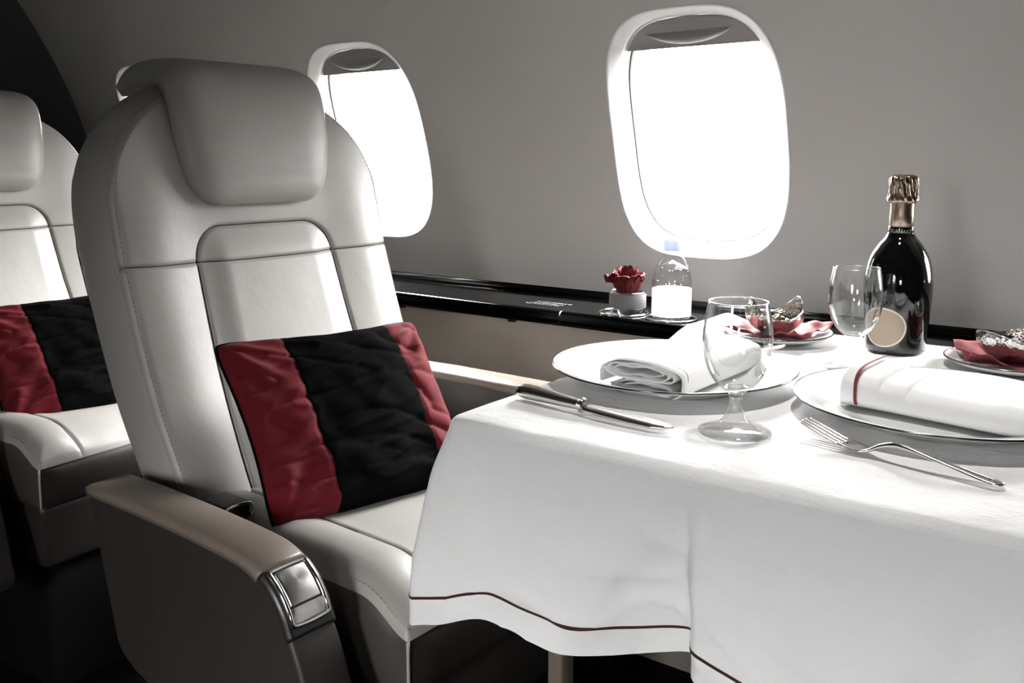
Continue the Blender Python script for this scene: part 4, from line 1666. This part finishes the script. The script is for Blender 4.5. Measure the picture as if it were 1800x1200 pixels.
# ================================================================ CUTLERY
def make_fork(label, loc, rotz):
    t = thing('dinner_fork', label, 'fork', loc, rotz, 'dinner forks')
    # local x: tine tips at 0, handle end at .185
    zc = spline([(0, .0185), (.02, .0125), (.04, .0065), (.056, .0030), (.068, .0042), (.080, .0105), (.092, .0142), (.105, .0140), (.125, .0110), (.150, .0072), (.172, .0042), (.186, .0030)], 90)

    def zat(x):
        return float(np.interp(x, zc[:, 0], zc[:, 1]))
    for k in range(4):
        y = (k - 1.5) * .0066
        xs = np.linspace(.001 + .002 * abs(k - 1.5) ** 2 * .3, .046, 26)
        path = [(x, y * (1 - .06 * (1 - x / .046)), zat(x)) for x in xs]
        sweep('tine', path, lambda i, q: [(a * (.55 + .45 * min(1, q * 4)), b * (.5 + .5 * min(1, q * 4))) for a, b in circ(.0019, 8, .62)], 'silver', t)
    wd = [(.042, .0118), (.056, .0122), (.064, .0105), (.072, .0062), (.080, .0036), (.095, .0029), (.120, .0034), (.145, .0050), (.160, .0070), (.172, .0084), (.181, .0080), (.1845, .0060), (.186, .0030)]
    xs = np.linspace(.042, .186, 90)
    path = [(x, 0, zat(x)) for x in xs]

    def sec(i, q):
        w_ = float(interp(xs[i], wd))
        th = .0012 + .0011 * math.exp(-((xs[i] - .092) / .02) ** 2)
        dish = .0016 * math.exp(-((xs[i] - .052) / .012) ** 2)
        return [(-w_, dish), (-w_ * .6, th), (0, th * 1.1 - dish), (w_ * .6, th), (w_, dish), (w_ * .6, -th), (0, -th - dish), (-w_ * .6, -th)]
    sweep('fork_body', path, sec, 'silver', t)
    rd = [(x, s, zat(x) + .0014) for s in (1,) for x in np.linspace(.150, .178, 20)]
    tube('handle_ridge', [(x, .0 + .0, z + .0006) for x, s, z in rd], .0006, 'silver', t, 6)
    return t


fk_a = math.atan2(.822 - .862, -.111 + .286)
make_fork('silver dinner fork lying in front of the right plate, tines to the left', (-.286, .864, TOP + .0004), fk_a)
make_fork('silver dinner fork behind the left plate, only its tine tips showing', (-.424, 1.198, TOP + .0004), math.radians(186))

kn = thing('dinner_knife', 'silver dinner knife with round collar lying in front of the left plate', 'knife', (-.598, .8235, TOP + .0004), math.atan2(.800 - .8235, -.397 + .598))
path = spline([(0, 0, .0086), (.004, 0, .0088), (.045, 0, .0084), (.090, 0, .0072)], 50)


def ksec(i, q):
    x = path[i][0]
    w_ = float(interp(x, [(0, .0030), (.0012, .0068), (.004, .0092), (.012, .0105), (.03, .0104), (.06, .0085), (.088, .0058), (.1, .0055)]))
    h_ = float(interp(x, [(0, .0025), (.0012, .0055), (.004, .0072), (.012, .0083), (.03, .0081), (.06, .0066), (.1, .0050)]))
    return [(math.copysign(abs(math.cos(a)) ** .8, math.cos(a)) * w_, math.sin(a) * h_) for a in np.linspace(0, 2 * math.pi, 20, endpoint=False)]


sweep('handle', path, ksec, 'silver', kn)
sweep('collar', [(.0895, 0, .0074), (.091, 0, .0076), (.094, 0, .0076), (.0955, 0, .0074)], lambda i, q: circ((.0056, .0086, .0086, .0056)[i], 20, .85), 'silver', kn)
tube('collar_ring', [(.0925, .0086 * math.cos(a), .0076 + .0072 * math.sin(a)) for a in np.linspace(0, 2 * math.pi, 30, endpoint=False)], .0010, 'chrome', kn, 6, closed=True, up=(1, 0, 0))
bx = np.linspace(.094, .205, 60)
KT = math.radians(7)      # blade rolled so its face tips towards the aisle


def bsec(i, q):
    x = bx[i]
    up_ = float(interp(x, [(.094, .0050), (.100, .0105), (.12, .0115), (.16, .0110), (.185, .0092), (.198, .0040), (.205, -.0040)]))
    dn = float(interp(x, [(.094, -.0050), (.100, -.0080), (.13, -.0105), (.17, -.0112), (.195, -.0092), (.205, -.0046)]))
    # cutting edge to the left of travel; spine thicker
    pts = [(dn, -.0002), (dn, .0002), ((up_ + dn) / 2, .0008), (up_, .0011), (up_, -.0011), ((up_ + dn) / 2, -.0008)]
    ca, sa = math.cos(KT), math.sin(KT)
    return [(a * ca + b * sa, -a * sa + b * ca) for a, b in pts]


sweep('blade', [(x, 0, float(interp(x, [(.094, .0074), (.13, .0064), (.205, .0046)]))) for x in bx], bsec, 'silver', kn)
